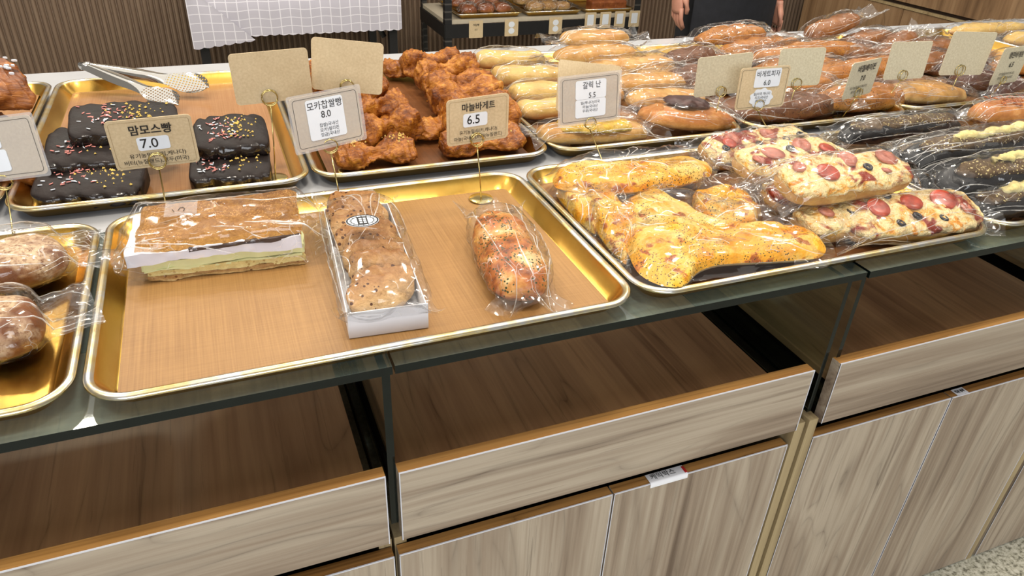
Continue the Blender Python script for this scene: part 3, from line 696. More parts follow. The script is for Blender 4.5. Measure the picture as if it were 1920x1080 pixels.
# ---- boxed rusks
A = Vector((0.3335, 0.058, TZ)); Bq = Vector((0.358, 0.395, TZ)); dv = Bq - A; yaw = math.atan2(dv.y, dv.x) ; L = dv.length - 0.028; W = 0.098
bx = thing('boxed_rusks', 'bagged white paper box of sliced brown rusks with an oval sticker', 'bread', A, (0, 0, yaw))
b = MB()
b.box(0, 0.0015, -W / 2, W / 2, 0, 0.036); b.box(L - 0.0015, L, -W / 2, W / 2, 0, 0.030); b.box(0.0016, L - 0.0016, -W / 2, W / 2, 0.0002, 0.0014)
b.box(0.0016, L - 0.0016, -W / 2, -W / 2 + 0.0014, 0.0015, 0.030); b.box(0.0016, L - 0.0016, W / 2 - 0.0014, W / 2, 0.0015, 0.030)
b.build('paper_box', M['paper'], bx)
rg = random.Random(11)
for k in range(13):
    x = 0.022 + k * (L - 0.048) / 12; s = sd()
    lb = loaf_mb(0.084, 0.023, 0.054, s, p=2.8, amp=0.005, sc=40, nu=34, nv=24, ridge=0.003, flat_b=1.0)
    y = rg.uniform(-0.004, 0.004)
    lb.build('rusk_slice', M['rusk'], bx, (x + 0.012, y, 0.0035), Euler((rg.uniform(-0.05, 0.05), math.radians(-38 + rg.uniform(-8, 8)), math.radians(90 + rg.uniform(-16, 16))), 'XYZ'))
for o in [c for c in bx.children if c.name.startswith('rusk_slice')]:
    o.rotation_euler = Euler((math.radians(rg.uniform(30, 56)), math.radians(rg.uniform(-7, 7)), math.radians(90 + rg.uniform(-24, 24))), 'XYZ'); o.location.z = rg.uniform(0.003, 0.009); o.location.y += rg.uniform(-0.004, 0.004)
bag = bag_mb(L - 0.005, W + 0.004, 0.066, 0.022, 0.03, 5.2, flare=0.2, wmin=0.99, crump=0.0025).build('cellophane_bag', CEL, bx, (L / 2, 0, 0))
b = MB(); n = 28
def ell(rx, ry, z): return [(rx * math.cos(2 * PI * k / n), ry * math.sin(2 * PI * k / n), z) for k in range(n)]
b.grid([ell(0.0185, 0.0225, 0), ell(0.0185, 0.0225, 0.0004)], True, 0, False, True, True)
st = b.build('oval_sticker', M['white'], bx, (0.170, 0.006, 0.0725)); st['label'] = 'black and white oval seal'
b = MB(); b.grid([ell(0.0180, 0.0220, 0.0007), ell(0.0160, 0.0198, 0.0007)], True, 0, False); b.grid([ell(0.0128, 0.0163, 0.0007), ell(0.0117, 0.0150, 0.0007)], True, 0, False)
b.add([(-0.0115, -0.007, 0.0007), (-0.0115, 0.007, 0.0007), (0.0115, 0.007, 0.0007), (0.0115, -0.007, 0.0007)], [(0, 3, 2, 1)], 0, False)
for k in range(16):
    a = 2 * PI * k / 16; c, s_ = math.cos(a), math.sin(a)
    b.add([(0.0134 * c - 0.001 * s_, 0.0168 * s_ + 0.001 * c, 0.0006), (0.0158 * c, 0.0196 * s_, 0.0006), (0.0134 * c + 0.001 * s_, 0.0168 * s_ - 0.001 * c, 0.0006)], [(0, 1, 2)], 0, False)
b.build('seal_print', M['ink'], st)
b = MB()
for k in range(3):
    for q in range(2):
        b.box(-0.0085 + k * 0.006, -0.0045 + k * 0.006, -0.0050 + q * 0.0055, -0.0012 + q * 0.0055, 0.0008, 0.0009)
b.build('seal_letters', M['white'], st)

# ---- garlic baguette on the front tray
t = wrapped('bagged herb garlic baguette beside the wire holder on the sandwich tray', 'bread', None, at(985, 545, TZ + 0.03), at(925, 402, TZ + 0.03), 0.088, 0.066, M['garlic'], 'garlic_baguette', e=(0.035, 0.03), p=3.2, amp=0.005, sc=26, slashes=3, ridge=0.0015, fl=0.35, cr=0.006)

# ---- chocolate slabs
def sprinkles(par, L, w, z0, seed, n=60):
    rg = random.Random(seed)
    b = MB(); c = MB()
    for k in range(n):
        x = rg.gauss(-0.17 * L, L * 0.13); y = rg.gauss(0.0, w * 0.24)
        if abs(x) > L * 0.42 or abs(y) > w * 0.36: continue
        z = z0 * (1 + 0.55 * y / w) * (1 - 0.40 * (x / L) ** 2) - 0.0012
        a = rg.uniform(0, PI); d = Vector((math.cos(a), math.sin(a), 0)) * 0.0032
        b.tube([Vector((x, y, z + 0.0022)) - d, Vector((x, y, z + 0.0022)) + d], 0.0009, 6, rg.choice([0, 0, 1]))
    for k in range(n):
        x = rg.gauss(0.14 * L, L * 0.12); y = rg.gauss(0.0, w * 0.24)
        if abs(x) > L * 0.42 or abs(y) > w * 0.36: continue
        z = z0 * (1 + 0.55 * y / w) * (1 - 0.40 * (x / L) ** 2) - 0.0012
        r = rg.uniform(0.0012, 0.0034); a = rg.uniform(0, 6)
        c.add([(x + r * math.cos(a), y + r * math.sin(a), z + 0.0016), (x + r * math.cos(a + 2), y + r * math.sin(a + 2), z + 0.0016), (x + r * math.cos(a + 4), y + r * math.sin(a + 4), z + 0.0016), (x, y, z + 0.0016 + r)], [(0, 1, 3), (1, 2, 3), (2, 0, 3), (0, 2, 1)], 0, False)
    tag(b.build('sprinkles', [M['pink'], M['white']], par), kind='stuff'); tag(c.build('chopped_nuts', M['nut'], par), kind='stuff')
def choc_slab(label, A, B, w, h, roll=0.0, e=0, biscuit=False):
    c, L, yaw, pitch = place(A, B); s = sd()
    rot = Euler((roll, -pitch, yaw), 'XYZ')
    t = thing('chocolate_slab', label, 'bread', c - Vector((0, 0, h / 2)), rot, 'chocolate coated slabs on the tongs tray')
    b = MB(); rows = []; nu, nv = 40, 36
    for i in range(nu + 1):
        x = math.sin((-1 + 2 * i / nu) * PI / 2); r = max(0.03, 1 - abs(x) ** 7) ** (1 / 7); row = []
        for j in range(nv):
            a = 2 * PI * j / nv; ca, sa = math.cos(a), math.sin(a)
            y = w / 2 * r * math.copysign(abs(ca) ** 0.45, ca); z = h / 2 * (0.6 + 0.4 * r) * math.copysign(abs(sa) ** 0.4, sa)
            P = Vector((x * L / 2, y, z)); side = 1 - smooth(0.5, 0.9, abs(sa))
            d = 0.0022 * fbm(P, 26, s)
            if sa > -0.6: d += side * 0.0075 * (abs(math.sin(P.x * 95 + P.y * 80 + s * 5 + 1.6 * fbm(P, 12, s))) ** 0.6 - 0.75)
            if sa > 0.6 and abs(ca) < 0.98: d += 0.003 * max(0, ridg(P, 10, s)) * smooth(0.5, 0.95, abs(x))
            P += Vector((0.2 * x, ca, sa)).normalized() * d; zz = (P.z + h / 2) * (1 + 0.55 * P.y / w) * (1 - 0.10 * x * x); row.append((P.x, P.y, zz))
        rows.append(row)
    b.grid(rows, True, 0, True, True, True)
    for q in range(len(b.f)):
        if len(b.f[q]) == 4:
            pz = sum(b.v[i][2] for i in b.f[q]) / 4; py_ = sum(b.v[i][1] for i in b.f[q]) / 4; px_ = sum(b.v[i][0] for i in b.f[q]) / 4
            if pz < 0.86 * h * (1 + 0.55 * py_ / w) * (1 - 0.10 * (2 * px_ / L) ** 2): b.m[q] = 1
    b.build('chocolate_coating', [M['choc'], M['choc_gloss']], t)
    if biscuit:
        lb = loaf_mb(L * 0.98, w * 0.5, h * 0.8, s, p=6, amp=0.003, sc=40, ridge=0.001); lb.build('biscuit_edge', M['crust'], t, (0, w * 0.36, 0.002))
    sprinkles(t, L, w, h, int(s * 100)); return t
ty = TZ
choc_slab('chocolate slab with pink sprinkles, lowest of the stack on the left', at(70, 352, TZ + 0.02), at(272, 340, TZ + 0.02), 0.115, 0.040)
choc_slab('chocolate slab in the middle of the stack on the left', at(88, 288, TZ + 0.054), at(275, 276, TZ + 0.052), 0.11, 0.036, roll=0.10)
choc_slab('chocolate slab topmost of the stack, ending behind the 7.0 card', at(130, 240, TZ + 0.084), at(335, 228, TZ + 0.078), 0.105, 0.036, roll=0.05, biscuit=True)
choc_slab('chocolate slab lower of the pair right of the 7.0 card', at(358, 322, TZ + 0.02), at(508, 312, TZ + 0.02), 0.105, 0.040)
choc_slab('chocolate slab upper of the pair, with a bare biscuit edge behind', at(366, 264, TZ + 0.058), at(502, 252, TZ + 0.058), 0.105, 0.038, roll=0.05, biscuit=True)

# ---- tongs
def tongs():
    P0 = aty(160, 124, 1.215); E1 = aty(332, 192, 1.0); E2 = aty(390, 160, 1.09)
    t = thing('serving_tongs', 'steel bread tongs with perforated paddles lying across the chocolate tray', 'tongs', P0)
    for E in (E1, E2):
        d = E - P0; Lt = d.length; d.normalize()
        nn = Vector((0.12 if E is E1 else -0.05, -0.62, 0.78)); nn = (nn - d * nn.dot(d)).normalized(); bb_ = nn.cross(d)
        b = MB(); rows = []; n = 40
        for i in range(n + 1):
            x = Lt * i / n; u = i / n
            w = 0.0115 + 0.004 * smooth(0, 0.35, u) - 0.002 * smooth(0.4, 0.62, u) + 0.0135 * smooth(0.62, 0.84, u)
            if u > 0.86: w *= math.sqrt(max(0.02, 1 - ((u - 0.86) / 0.14) ** 2))
            dep = 0.009 * (1 - smooth(0.5, 0.75, u)) - 0.007 * smooth(0.68, 0.9, u)
            rows.append([(x, w * v, dep * (1 - v * v)) for v in [-1 + 2 * j / 14 for j in range(15)]])
        b.grid(rows, False, 0, True); rows2 = [[(p[0], p[1], p[2] - 0.0010) for p in r] for r in rows]; b.grid([r[::-1] for r in rows2], False, 0, True)
        b.build('arm', M['perf'], t, (0, 0, 0), Matrix((d, bb_, nn)).transposed().to_euler())
    b = MB(); d1 = (E1 - P0).normalized(); d2 = (E2 - P0).normalized()
    b.tube([d1 * 0.012 + Vector((0, 0, 0.003)), d1 * 0.0 + Vector((-0.008, -0.002, 0.001)), d2 * 0.012 + Vector((0, 0, 0.003))], 0.009, 10)
    b.build('spring_bend', M['steel'], t)
    return t
tongs()

# ---- glazed bow pastries
def bow_mb(L, w, h, seed, nu=72, nv=48, pinch=0.5):
    b = MB(); rows = []
    for i in range(nu + 1):
        x = math.sin((-1 + 2 * i / nu) * PI / 2)
        end = max(0.03, 1 - abs(x) ** 5) ** (1 / 4)
        lobe = pinch + (1 - pinch) * smooth(0.04, 0.55, abs(x)); r = end * lobe; row = []
        for j in range(nv):
            a = 2 * PI * j / nv; ca, sa = math.cos(a), math.sin(a)
            y = w / 2 * r * ca; z = h / 2 * r * (sa if sa > 0 else sa * 0.55)
            P = Vector((x * L / 2, y, z))
            rr = 0.0075 * ridg((P.x * 0.7, P.y, P.z), 17, seed) + 0.006 * fbm(P, 15, seed) + 0.0024 * math.sin(a * 5 + x * 7 + seed * 4) + 0.0022 * (1 - abs(math.sin(abs(x) * 15 + 1.6 * math.sin(a * 2 + seed) + 3 * fbm(P, 18, seed + 1)))) ** 2 * 2 + 0.0016 * ridg(P, 60, seed + 2)
            P += Vector((0.35 * x, ca, sa)).normalized() * rr * (0.3 if sa < -0.4 else 1); row.append(P)
        rows.append(row)
    zm = min(q.z for r_ in rows for q in r_)
    rows = [[(q.x, q.y, q.z - zm) for q in r_] for r_ in rows]
    b.grid(rows, True, 0, True, True, True); return b
def pastry_bow(label, c, L, w, h, yaw=0.0, tilt=0.0, nuts=True, pinch=0.5, group='glazed bow pastries on the heap tray', side=0.0):
    s = sd(); t = thing('bow_pastry', label, 'pastry', c, Euler((tilt, side, yaw), 'XYZ'), group)
    bow_mb(L, w, h, s, pinch=pinch).build('crust', M['pastry'], t); settle(t)
    if nuts:
        rg = random.Random(int(s * 99)); b = MB()
        for k in range(60):
            sx = rg.choice((-1, 1)); x = sx * L * 0.27 + rg.gauss(0, L * 0.06); y = rg.gauss(0, w * 0.12); r = rg.uniform(0.0012, 0.0030); a = rg.uniform(0, 6)
            z = h * (0.80 - 1.1 * (y / w) ** 2)
            b.add([(x + r * math.cos(a), y + r * math.sin(a), z), (x + r * math.cos(a + 2), y + r * math.sin(a + 2), z), (x + r * math.cos(a + 4), y + r * math.sin(a + 4), z), (x, y, z + r * 1.3)], [(0, 1, 3), (1, 2, 3), (2, 0, 3), (0, 2, 1)], 0, False)
        tag(b.build('chopped_nuts', M['nut'], t), kind='stuff')
    return t
pastry_bow('glazed bow pastry with chopped nuts, flat at the front behind the 8.0 card', (0.437, 0.600, TZ), 0.150, 0.092, 0.062, 0.04, pinch=0.42)
pastry_bow('glazed bow pastry with chopped nuts, flat behind the 6.5 card', (0.645, 0.607, TZ), 0.165, 0.092, 0.062, 0.05, pinch=0.6)
nb = ['nearest', 'second', 'third', 'fourth', 'fifth', 'sixth', 'seventh']
for k, (px, py, y, L) in enumerate(((900, 222, 0.705, 0.158), (888, 194, 0.775, 0.165), (874, 166, 0.85, 0.165), (852, 146, 0.93, 0.16), (836, 122, 1.01, 0.155), (806, 106, 1.10, 0.15))):
    c = aty(px, py, y); pastry_bow('dark glazed bow pastry leaning in the main heap, %s row from the front' % nb[k], (c.x, c.y, c.z - 0.045), L, 0.075, 0.092, 0.10 - 0.05 * (k % 3), 0.35, False, pinch=0.62, side=-0.10 + 0.16 * (k % 2))
for k, (px, py, y) in enumerate(((722, 222, 0.70), (700, 186, 0.80), (664, 150, 0.91), (622, 128, 1.02))):
    c = aty(px, py, y); pastry_bow('brown glazed bow pastry leaning in the smaller left-hand heap, %s row from the front' % nb[k], (c.x, c.y, c.z - 0.045), 0.135, 0.075, 0.092, 0.18, 0.40, False, pinch=0.6, side=0.15 if k % 2 else -0.12)
for k, (px, py, y, z) in enumerate(((838, 240, 0.72, 0), (900, 190, 0.84, 0), (868, 170, 0.95, 0.0), (840, 150, 1.06, 0.0), (690, 235, 0.76, 0), (680, 200, 0.88, 0), (650, 170, 1.0, 0.0), (772, 110, 1.16, 0.0))):
    c = aty(px, py, y); hh = max(0.045, min(0.075, c.z - TZ - 0.02))
    pastry_bow('glazed bow pastry at the bottom of the heap, under the %s row' % ['nearest main', 'second main', 'third main', 'fourth main', 'nearest left-hand', 'second left-hand', 'third left-hand', 'rearmost'][k], (c.x, y, TZ), 0.15, 0.10, hh, 0.05, 0, False, pinch=0.7)

# ---- dark croissants at the far left
for k, (px, py, y, L, h) in enumerate(((-62, 192, 0.70, 0.15, 0.085), (-64, 156, 0.80, 0.16, 0.085), (-58, 134, 0.86, 0.14, 0.07), (-80, 190, 0.83, 0.17, 0.085))):
    c = aty(px, py, y); zb = TZ if k in (0, 3) else c.z - h * 0.5
    t = thing('dark_croissant', ['dark layered croissant at the front of the far left tray', 'dark layered croissant in the middle of the far left pile', 'dark croissant with white sugar crumbs on top of the far left pile', 'dark layered croissant at the bottom of the far left pile, behind the front one'][k], 'pastry', (c.x, c.y, max(TZ, zb)), Euler((0.15, 0.2, 0.3 + 0.3 * k)), 'dark croissants on the far left tray')
    bow_mb(L, 0.11, h, sd(), pinch=0.95).build('crust', M['croissant'], t); settle(t)
    if k in (1, 2):
        rg = random.Random(k); b = MB()
        for q in range(14):
            x, y2 = rg.uniform(-0.2, 0.42) * L, rg.uniform(-0.03, 0.02); b.box(x, x + rg.uniform(0.004, 0.009), y2, y2 + rg.uniform(0.003, 0.006), h * 0.80, h * 0.80 + 0.003)
        tag(b.build('sugar_crumbs', M['white'], t), kind='stuff')

# ---- cheese naan
def puff_mb(poly, h, seed, n=84, m=16, zamp=0.004):
    cx = sum(p[0] for p in poly) / len(poly); cy = sum(p[1] for p in poly) / len(poly)
    pts = []; per = []; N = len(poly)
    seg = [(Vector(poly[i]), Vector(poly[(i + 1) % N])) for i in range(N)]; ln = [(b_ - a_).length for a_, b_ in seg]; T = sum(ln)
    for k in range(n):
        d = T * k / n; i = 0
        while d > ln[i]: d -= ln[i]; i += 1
        pts.append(seg[i][0].lerp(seg[i][1], d / ln[i]))
    for _ in range(3): pts = [(pts[i - 1] + pts[i] * 2 + pts[(i + 1) % n]) / 4 for i in range(n)]
    b = MB(); rows = []
    for k in range(m, -1, -1):
        t = k / m; row = []
        for p in pts:
            q = Vector((cx + (p.x - cx) * max(t, 0.004), cy + (p.y - cy) * max(t, 0.004)))
            z = h * (1 - t ** 6) ** 0.6 * (0.85 + 0.5 * fbm((q.x, q.y, 0), 14, seed)) + zamp * fbm((q.x, q.y, 0), 34, seed) * (1 - t ** 6)
            row.append((q.x, q.y, max(z, 0) + 0.006 if k < m else 0.005))
        rows.append(row)
    bot = [[(p.x * 1 + (cx - p.x) * 0.04, p.y + (cy - p.y) * 0.04, 0.0) for p in pts]]
    b.grid(rows, True, 0, True, False, True); b.grid([bot[0], rows[0]], True, 1, True, True, False)
    return b
def naan(label, polypx, z, h, bagpx=None, seed=1.0, tilt=(0, 0)):
    W = [at(px, py, z + h * 0.6) for px, py in polypx]; c = Vector((sum(p.x for p in W), sum(p.y for p in W), 0)) / len(W)
    t = thing('cheese_naan', label, 'bread', (c.x, c.y, z), Euler((tilt[0], tilt[1], 0)), 'cheese naan in clear bags')
    poly = [(p.x - c.x, p.y - c.y) for p in W]
    puff_mb(poly, h, seed).build('bread', [M['naan'], M['naan_under']], t)
    if bagpx:
        Wb = [at(px, py, z + h * 0.6) for px, py in bagpx]; pb = [(p.x - c.x, p.y - c.y) for p in Wb]
        b = MB(); n = 72; 
        cx = sum(p[0] for p in pb) / len(pb); cy = sum(p[1] for p in pb) / len(pb)
        seg = [(Vector(pb[i]), Vector(pb[(i + 1) % len(pb)])) for i in range(len(pb))]; ln = [(q - p).length for p, q in seg]; T = sum(ln); pts = []
        for k in range(n):
            d = T * k / n; i = 0
            while d > ln[i]: d -= ln[i]; i += 1
            pts.append(seg[i][0].lerp(seg[i][1], d / ln[i]))
        rows = []
        for k in range(14, -1, -1):
            s_ = k / 14; row = []
            for p in pts:
                q = Vector((cx + (p.x - cx) * max(s_, 0.004), cy + (p.y - cy) * max(s_, 0.004)))
                zz = 0.004 + (h * 1.18 + 0.008) * (1 - smooth(0.66, 1.0, s_)) + 0.0045 * ridg((q.x, q.y, 0), 14, seed + 2) + 0.002 * fbm((q.x, q.y, 0), 60, seed)
                row.append((q.x, q.y, max(zz, 0.001 + 0.004 * (k == 14) * abs(math.sin(p.x * 130)))))
            rows.append(row)
        b.grid(rows, True, 0, True, False, True); add_folds(b, rows, 16, seed, True, False); b.build('cellophane_bag', CEL, t)
    return t
naan('cheese naan with herbs, uncovered nearest in front, leg pointing at the tray rim', [(1168, 368), (1215, 352), (1285, 378), (1330, 412), (1420, 420), (1520, 428), (1556, 452), (1546, 476), (1440, 482), (1345, 486), (1306, 500), (1285, 532), (1238, 528), (1196, 505), (1172, 452), (1158, 400)], TZ + 0.018, 0.022,
     [(1130, 380), (1205, 340), (1350, 372), (1540, 412), (1572, 462), (1555, 492), (1440, 500), (1300, 518), (1250, 540), (1190, 520), (1150, 470), (1128, 425)], 3.1)
naan('pale cheese naan in a bag, partly under the nearest herb-topped naan', [(1300, 352), (1350, 344), (1405, 362), (1432, 396), (1420, 424), (1350, 420), (1300, 396)], TZ + 0.002, 0.03, [(1285, 350), (1350, 334), (1420, 352), (1448, 400), (1430, 430), (1340, 428), (1290, 400)], 4.7)
naan('cheese naan across the back left of its tray, rim touching the wire holder', [(1035, 322), (1090, 306), (1180, 306), (1300, 296), (1338, 302), (1336, 322), (1270, 340), (1180, 352), (1090, 352), (1040, 344)], TZ + 0.024, 0.024, [(1008, 325), (1085, 296), (1200, 290), (1320, 282), (1352, 304), (1335, 336), (1250, 358), (1150, 366), (1050, 362), (1012, 350)], 6.2)
naan('browned cheese naan leaning along the left rim of its tray', [(1040, 352), (1090, 344), (1120, 372), (1132, 410), (1118, 430), (1082, 402)], TZ, 0.026, [(1022, 352), (1090, 336), (1132, 366), (1146, 415), (1122, 446), (1080, 416)], 7.9)
naan('browned cheese naan between the left rim and the nearest herb-topped naan', [(1095, 362), (1150, 356), (1182, 400), (1190, 450), (1176, 486), (1140, 450), (1112, 410)], TZ + 0.006, 0.028, [(1090, 352), (1155, 346), (1196, 396), (1205, 455), (1186, 500), (1136, 464), (1100, 415)], 9.3)

# ---- pizza baguettes
def pizza_bag(label, A, B, w, h, roll=0.0, e=(0.035, 0.03), tops=(), seed=0):
    c, L, yaw, pitch = place(A, B); s = sd(); rot = Euler((roll, -pitch, yaw), 'XYZ')
    t = thing('pizza_baguette', label, 'bread', c - rot.to_matrix() @ Vector((0, 0, h * 0.5)), rot, 'pizza baguettes in clear bags')
    loaf_mb(L, w, h * 0.95, s, p=4, amp=0.002, sc=26, flat_b=0.9).build('bread', M['cream_roll'], t)
    lb = loaf_mb(L * 0.985, w * 1.0, h * 0.66, s, p=4.5, amp=0.005, sc=44, ridge=0.0026, flat_b=0.9, nu=64, nv=36); lb.build('pizza_topping', M['pizza'], t, (0, 0, h * 0.40))
    rg = random.Random(int(s * 50)); zt = h * 1.06
    for kind, x, y, r in tops:
        b = MB()
        if kind == 'p': b.disc((0, 0, 0), r, 0.003, 22, 0, 0.0008); nm, mt = 'pepperoni_slice', M['pepperoni']
        elif kind == 'h': b.grid([[(r * (0.9 + 0.4 * noise.noise(Vector((k, x * 50, 0)))) * math.cos(2 * PI * k / 14) * f, 0.7 * r * math.sin(2 * PI * k / 14) * f, z + 0.002 * noise.noise(Vector((k, 3, y * 40)))) for k in range(14)] for f, z in ((1, 0), (1, 0.002), (0.5, 0.0035), (0.03, 0.003))], True, 0, True, True, True); nm, mt = 'ham_slice', M['ham']
        else: b.tube([(0.0058 * math.cos(2 * PI * k / 14), 0.0058 * math.sin(2 * PI * k / 14), 0.002) for k in range(14)], 0.0026, 8, 0, True); nm, mt = 'olive_ring', M['olive']
        zz = zt - 0.6 * h * (abs(y) / (w / 2)) ** 2.4 * 0.5 - (0.0005 if kind == 'o' else 0.0)
        b.build(nm, mt, t, (x * L, y, zz), Euler((-math.atan(y / w * 0.9), 0, rg.uniform(0, 3))))
    bag_mb(L, w, h * 1.14, e[0], e[1], s, flare=0.18, wmin=0.95, crump=0.005).build('cellophane_bag', CEL, t)
    return t
PH = 0.042
pizza_bag('pizza baguette with three pepperoni slices, nearest the front rim', at(1575, 420, TZ + 0.025), at(1822, 398, TZ + 0.025), 0.092, PH, 0.34, tops=(('p', -0.26, 0.006, 0.019), ('p', 0.0, 0.012, 0.018), ('p', 0.24, 0.012, 0.021), ('o', -0.17, -0.028, 0), ('o', -0.03, -0.018, 0), ('o', 0.15, -0.026, 0), ('o', -0.12, 0.034, 0), ('h', 0.36, -0.01, 0.014)))
pizza_bag('pizza baguette lying lowest, mostly under the one topped with red pepperoni', at(1436, 372, TZ + 0.022), at(1640, 352, TZ + 0.022), 0.080, PH, 0.15, tops=(('p', -0.2, -0.01, 0.016), ('o', -0.3, -0.015, 0), ('h', 0.2, 0.0, 0.02)))
pizza_bag('pizza baguette wedged behind the nearest one, its end at the naan tip', at(1500, 428, TZ + 0.022), at(1625, 404, TZ + 0.022), 0.075, PH, 0.15, tops=(('h', -0.2, 0.0, 0.016), ('o', 0.1, -0.01, 0)))
pizza_bag('pizza baguette with olives along the back rim of its tray', at(1318, 292, TZ + 0.026), at(1512, 268, TZ + 0.026), 0.084, PH, 0.34, tops=(('o', -0.36, -0.012, 0), ('o', -0.05, -0.012, 0), ('h', 0.1, 0.012, 0.02), ('h', -0.25, 0.012, 0.02), ('o', 0.22, -0.008, 0), ('o', 0.38, 0.0, 0), ('p', -0.3, 0.0, 0.014)))
pizza_bag('pizza baguette with ham in the middle, under the topmost one', at(1386, 318, TZ + 0.05), at(1560, 288, TZ + 0.055), 0.088, PH, 0.26, tops=(('h', -0.2, 0.0, 0.024), ('h', 0.14, 0.01, 0.024), ('o', 0.0, 0.005, 0), ('h', -0.38, -0.01, 0.014), ('p', 0.34, -0.01, 0.015)))
pizza_bag('pizza baguette topmost of the pile, with one red pepperoni', at(1466, 352, TZ + 0.075), at(1690, 318, TZ + 0.078), 0.090, PH, 0.26, tops=(('p', -0.2, -0.006, 0.019), ('o', 0.12, -0.008, 0), ('h', 0.05, 0.02, 0.02), ('h', 0.34, 0.01, 0.022), ('h', -0.36, 0.016, 0.015), ('h', 0.24, -0.02, 0.01)))

# ---- squid ink baguettes
def squid(label, A, B, w, h, e=(0.03, 0.05), roll=0.25, cheese=1.0):
    c, L, yaw, pitch = place(A, B); s = sd(); rot = Euler((roll, -pitch, yaw), 'XYZ')
    t = thing('squid_ink_baguette', label, 'bread', c - rot.to_matrix() @ Vector((0, 0, h * 0.42)), rot, 'black squid ink baguettes in clear bags')
    loaf_mb(L, w, h, s, p=3, amp=0.004, sc=20).build('bread', M['squid'], t)
    lb = loaf_mb(L * 0.86, w * 0.62, h * 0.46, s + 1, p=3, amp=0.006, sc=40, ridge=0.003, flat_b=0.3, nu=64, nv=36); lb.build('crumb_topping', M['squid_top'], t, (0, 0, h * 0.58))
    if cheese: lb = loaf_mb(L * 0.7 * cheese, w * 0.26, h * 0.22, s + 2, p=3, amp=0.008, sc=36, ridge=0.005, flat_b=0.3, nu=64); lb.build('cheese_cream', M['cheese_cream'], t, (L * 0.10, 0.004, h * 0.80))
    bag_mb(L, w, h * 0.92, e[0], e[1], s, flare=0.25, wmin=0.95, crump=0.005).build('cellophane_bag', CEL, t)
squid('black baguette with a round dark end, along the back rim of its tray', at(1575, 252, TZ + 0.035), at(1800, 228, TZ + 0.035), 0.062, 0.05, cheese=0)
squid('black baguette with thick pale cheese, middle of the pile, bag open to the left', at(1700, 296, TZ + 0.065), at(1960, 252, TZ + 0.065), 0.072, 0.056)
squid('black baguette with creamy streak on top of the pile near the tray corner', at(1765, 342, TZ + 0.06), at(2010, 300, TZ + 0.06), 0.074, 0.056, cheese=0.8)
squid('black baguette lowest in front, its shiny bag spilling over the rim', at(1806, 388, TZ + 0.026), at(2030, 352, TZ + 0.026), 0.074, 0.05)
squid('black baguette beneath the two bagged ones, seen between the tray rims', at(1662, 296, TZ + 0.024), at(1840, 270, TZ + 0.024), 0.066, 0.048, e=(0.02, 0.02), cheese=0)
squid('black baguette beneath the top one, against the pizza tray rim', at(1722, 340, TZ + 0.022), at(1900, 312, TZ + 0.022), 0.066, 0.045, e=(0.02, 0.02), cheese=0)
# shredded-topping bun at the back of that tray
t = wrapped('bagged bun with browned shredded topping behind the black baguettes', 'bread', None, at(1826, 212, TZ + 0.055), at(2010, 200, TZ + 0.055), 0.085, 0.065, M['crust'], 'topped_bun', amp=0.003, p=3)
b = MB(); rg = random.Random(3)
for k in range(70):
    x, y = rg.uniform(-0.10, 0.05), rg.uniform(-0.03, 0.02); a = rg.uniform(0, PI); q = Vector((math.cos(a), math.sin(a), rg.uniform(-0.4, 0.4))) * 0.007
    z = 0.056 - 9 * y * y; b.tube([Vector((x, y, z)) - q, Vector((x, y, z + 0.002)), Vector((x, y, z)) + q], 0.0011, 5)
tag(b.build('shredded_topping', flat('browned_shreds', srgb(176, 96, 44), 0.5, var=0.25, sc=200), t), kind='stuff')

# ---- bagged pale breads (tray right of the bow pastries)
G3 = 'pale breads in bags, tray right of the bow pastries'
def roll3(lb, pa, pb, y, w, h, m_, ya=None, yb=None, e=(0.03, 0.04), **kw):
    A = aty(*pa, ya or y); B_ = aty(*pb, yb or y)
    return wrapped(lb, 'bread', kw.pop('group', G3), A, B_, w, h, m_, e=e, **kw)
roll3('pale striped baguette in a bag, farthest back of the column beside the pastries', (890, 110), (1018, 112), 1.14, 0.075, 0.06, M['striped'], p=4)
roll3('pale striped baguette in a bag, second from the back beside the pastries', (925, 142), (1060, 140), 0.98, 0.075, 0.06, M['striped'], p=4)
roll3('pale striped baguette in a bag, third from the back beside the pastries', (958, 174), (1075, 170), 0.85, 0.072, 0.055, M['striped'], p=4)
roll3('pale baguette in a bag just above the yellow crumble bun', (972, 205), (1080, 198), 0.755, 0.07, 0.05, M['striped'], p=4)
t = roll3('bun with yellow crumble topping in a bag beneath the sleeved naan price card', (1010, 250), (1205, 243), 0.60, 0.085, 0.05, M['cream_roll'], p=3)
lb = loaf_mb(0.165, 0.076, 0.034, 5.5, p=3, amp=0.004, sc=60, ridge=0.003, flat_b=0.3); lb.build('yellow_crumble', M['yellow_crumb'], t, (0, -0.004, 0.026))
roll3('pale long roll on the very top of the pale bread pile', (1052, 72), (1176, 66), 1.08, 0.085, 0.048, M['cream_roll'], e=(0.05, 0.035))
roll3('pale long roll second from the top of the pale bread pile', (1040, 104), (1188, 94), 1.02, 0.09, 0.05, M['cream_roll'], e=(0.05, 0.06))
roll3('pale long roll third from the top, ending under the crumpled rye bag', (1095, 125), (1262, 114), 0.97, 0.09, 0.045, M['cream_roll'])
roll3('pale long roll in a loose bag right of the 5.5 card', (1150, 158), (1302, 150), 0.86, 0.09, 0.058, M['cream_roll'])
roll3('pale long roll lying on the dark-centred bun', (1178, 186), (1318, 180), 0.76, 0.085, 0.05, M['cream_roll'])
t = roll3('round bun with a dark filling in a bag at the front right corner', (1204, 224), (1370, 232), 0.645, 0.12, 0.055, M['crust'], p=2.3)
lb = loaf_mb(0.115, 0.07, 0.024, 7.7, p=2.2, amp=0.004, sc=50, flat_b=0.4); lb.build('dark_filling', M['choc_center'], t, (-0.005, 0.010, 0.042))
